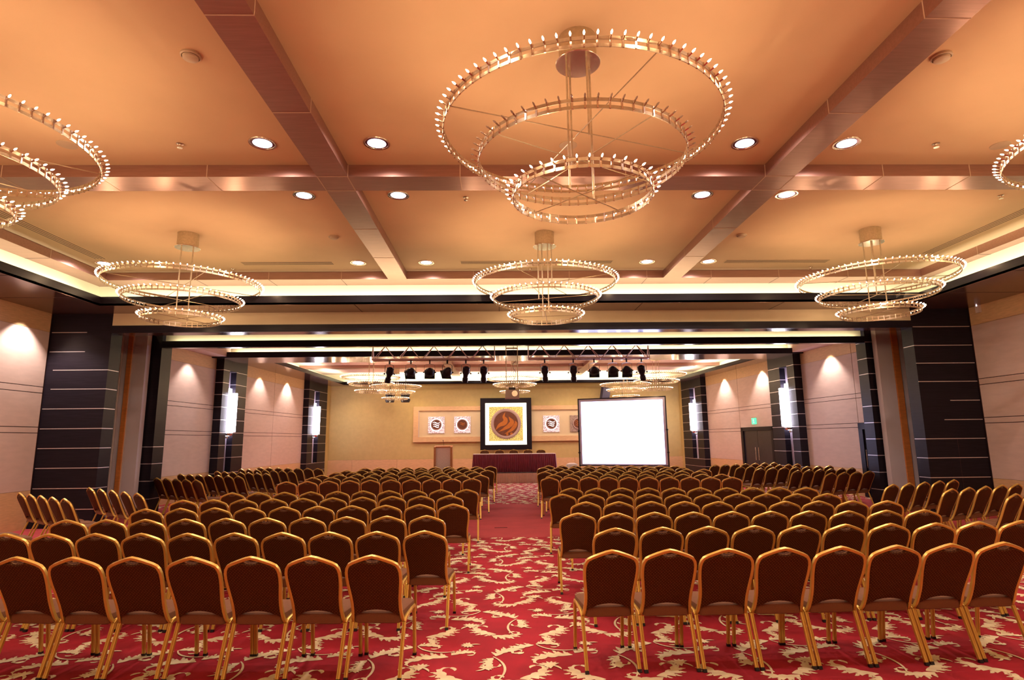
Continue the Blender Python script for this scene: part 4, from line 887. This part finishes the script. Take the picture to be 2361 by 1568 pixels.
for i, (x, y) in enumerate(((-4.56, 7.96), (6.46, 7.95), (-.57, 9.86), (9.04, 9.83), (-6.57, 14.2), (.79, 14.3), (7.9, 14.25))):
    lb = ('before the cross beam, lectern-side bay', 'before the cross beam, screen-side bay', 'past the cross beam, aisle bay', 'past the cross beam, screen-side bay', 'by the cove, lectern-side bay', 'by the cove, aisle bay', 'by the cove, screen-side bay')[i]
    t = thing('fire_sprinkler', (x, y, ZC), 'small steel fire sprinkler head %s' % lb, 'sprinkler', 'ceiling sprinkler heads')
    b = MB(); b.lathe([(.05, 0), (.05, -.006), (.018, -.012), (.012, -.03), (.012, -.045)], (0, 0, 0), CHROME, 16); b.build('escutcheon', t, smooth=True)
    b = MB(); b.lathe([(.038, -.062), (.038, -.060)], (0, 0, 0), CHROME, 12); b.box(-.022, -.017, -.003, .003, -.06, -.03, CHROME); b.box(.017, .022, -.003, .003, -.06, -.03, CHROME); b.build('deflector', t)
for i, (x, y) in enumerate(((-6.17, 7.98), (1.03, 8.0), (7.47, 8.0))):
    t = thing('ceiling_speaker', (x, y, ZC), 'flat round peach ceiling speaker, %s bay' % ('lectern-side', 'aisle', 'screen-side')[i], 'ceiling speaker', 'flat ceiling speakers')
    b = MB(); b.lathe([(.13, 0), (.13, -.008), (.115, -.012), (.001, -.012)], (0, 0, 0), DETCT, 28, cap=False); b.build('grille', t, smooth=True)
def vent(x0, x1, y0, y1, label, along):
    t = thing('slot_vent', ((x0 + x1) / 2, (y0 + y1) / 2, ZC), label, 'air vent', 'linear slot vents'); hx, hy = (x1 - x0) / 2, (y1 - y0) / 2
    b = MB(); b.box(-hx, hx, -hy, hy, -.006, -.001, PLASTER); b.build('frame', t)
    b = MB()
    for k in range(4):
        o = -.75 + k * .5
        if along == 'y': b.box(o * hx - .008, o * hx + .008, -hy + .03, hy - .03, -.009, -.006, GROOVE)
        else: b.box(-hx + .03, hx - .03, o * hy - .008, o * hy + .008, -.009, -.006, GROOVE)
    b.build('slots', t)
vent(-9.36, -9.08, 7.0, 13.35, 'long dark slot vent running along the lectern-side ceiling edge', 'y'); vent(9.98, 10.26, 7.0, 13.2, 'long dark slot vent running along the screen-side ceiling edge', 'y')
for x0, x1, nm in ((-6.17, -3.96, 'lectern-side'), (-.94, 2.78, 'aisle'), (5.5, 8.09, 'screen-side')): vent(x0, x1, 13.62, 13.86, 'thin slot vent at the back edge of the %s ceiling bay' % nm, 'x')
t = thing('wall_sensor', (XR, 12.8, 4.60), 'small white sensor box high on the screen-side wall beside the dark column', 'sensor')
b = MB(); b.box(-.06, 0, -.05, .05, -.13, .06, WHITEC); b.build('housing', t)
b = MB(); b.lathe([(.012, 0), (.012, .006)], (-.06, 0, .03), LAMPW, 8, (-1, 0, 0)); b.build('indicator', t)
t = thing('floor_outlet', (.01, 12.4, 0), 'flush rectangular floor outlet cover in the plain red aisle carpet', 'floor outlet')
b = MB(); b.box(-.13, .13, -.06, .06, 0.001, .006, PLAINC); b.box(-.13, .13, -.064, -.06, .001, .008, GROOVE); b.build('cover', t)
# wall-washing spots in the soffits (scallops on the rose panels)
def wash(x, y, s_, e=None):
    z = (ZS if y < 15 else Z2) - .04
    lamp('SPOT', (x - .15 * s_, y, z), e or K_WASH, WHITE, .03, (0, math.radians(-8 * s_), 0), angle=1.75, blend=.5)
for y in (12.3, 9.2): wash(XL + .45, y, 1, 330)
wash(XL + .75, 18.5, 1, 160); wash(xl(24) + .40, 23.5, 1, 200); wash(xl(26) + .40, 26.2, 1, 300)
wash(xr(18) - .45, 18.4, -1, 260); wash(xr(23) - .40, 22.8, -1, 330); wash(xr(26) - .40, 26.2, -1, 330)
for x in (-7.5, -4.5, -1.5, 1.0, 3.5, 6.0, 8.5): lamp('SPOT', (x, 29.9, Z2 - .05), 70, WARM, .05, (math.radians(20), 0, 0), angle=1.9, blend=.9)
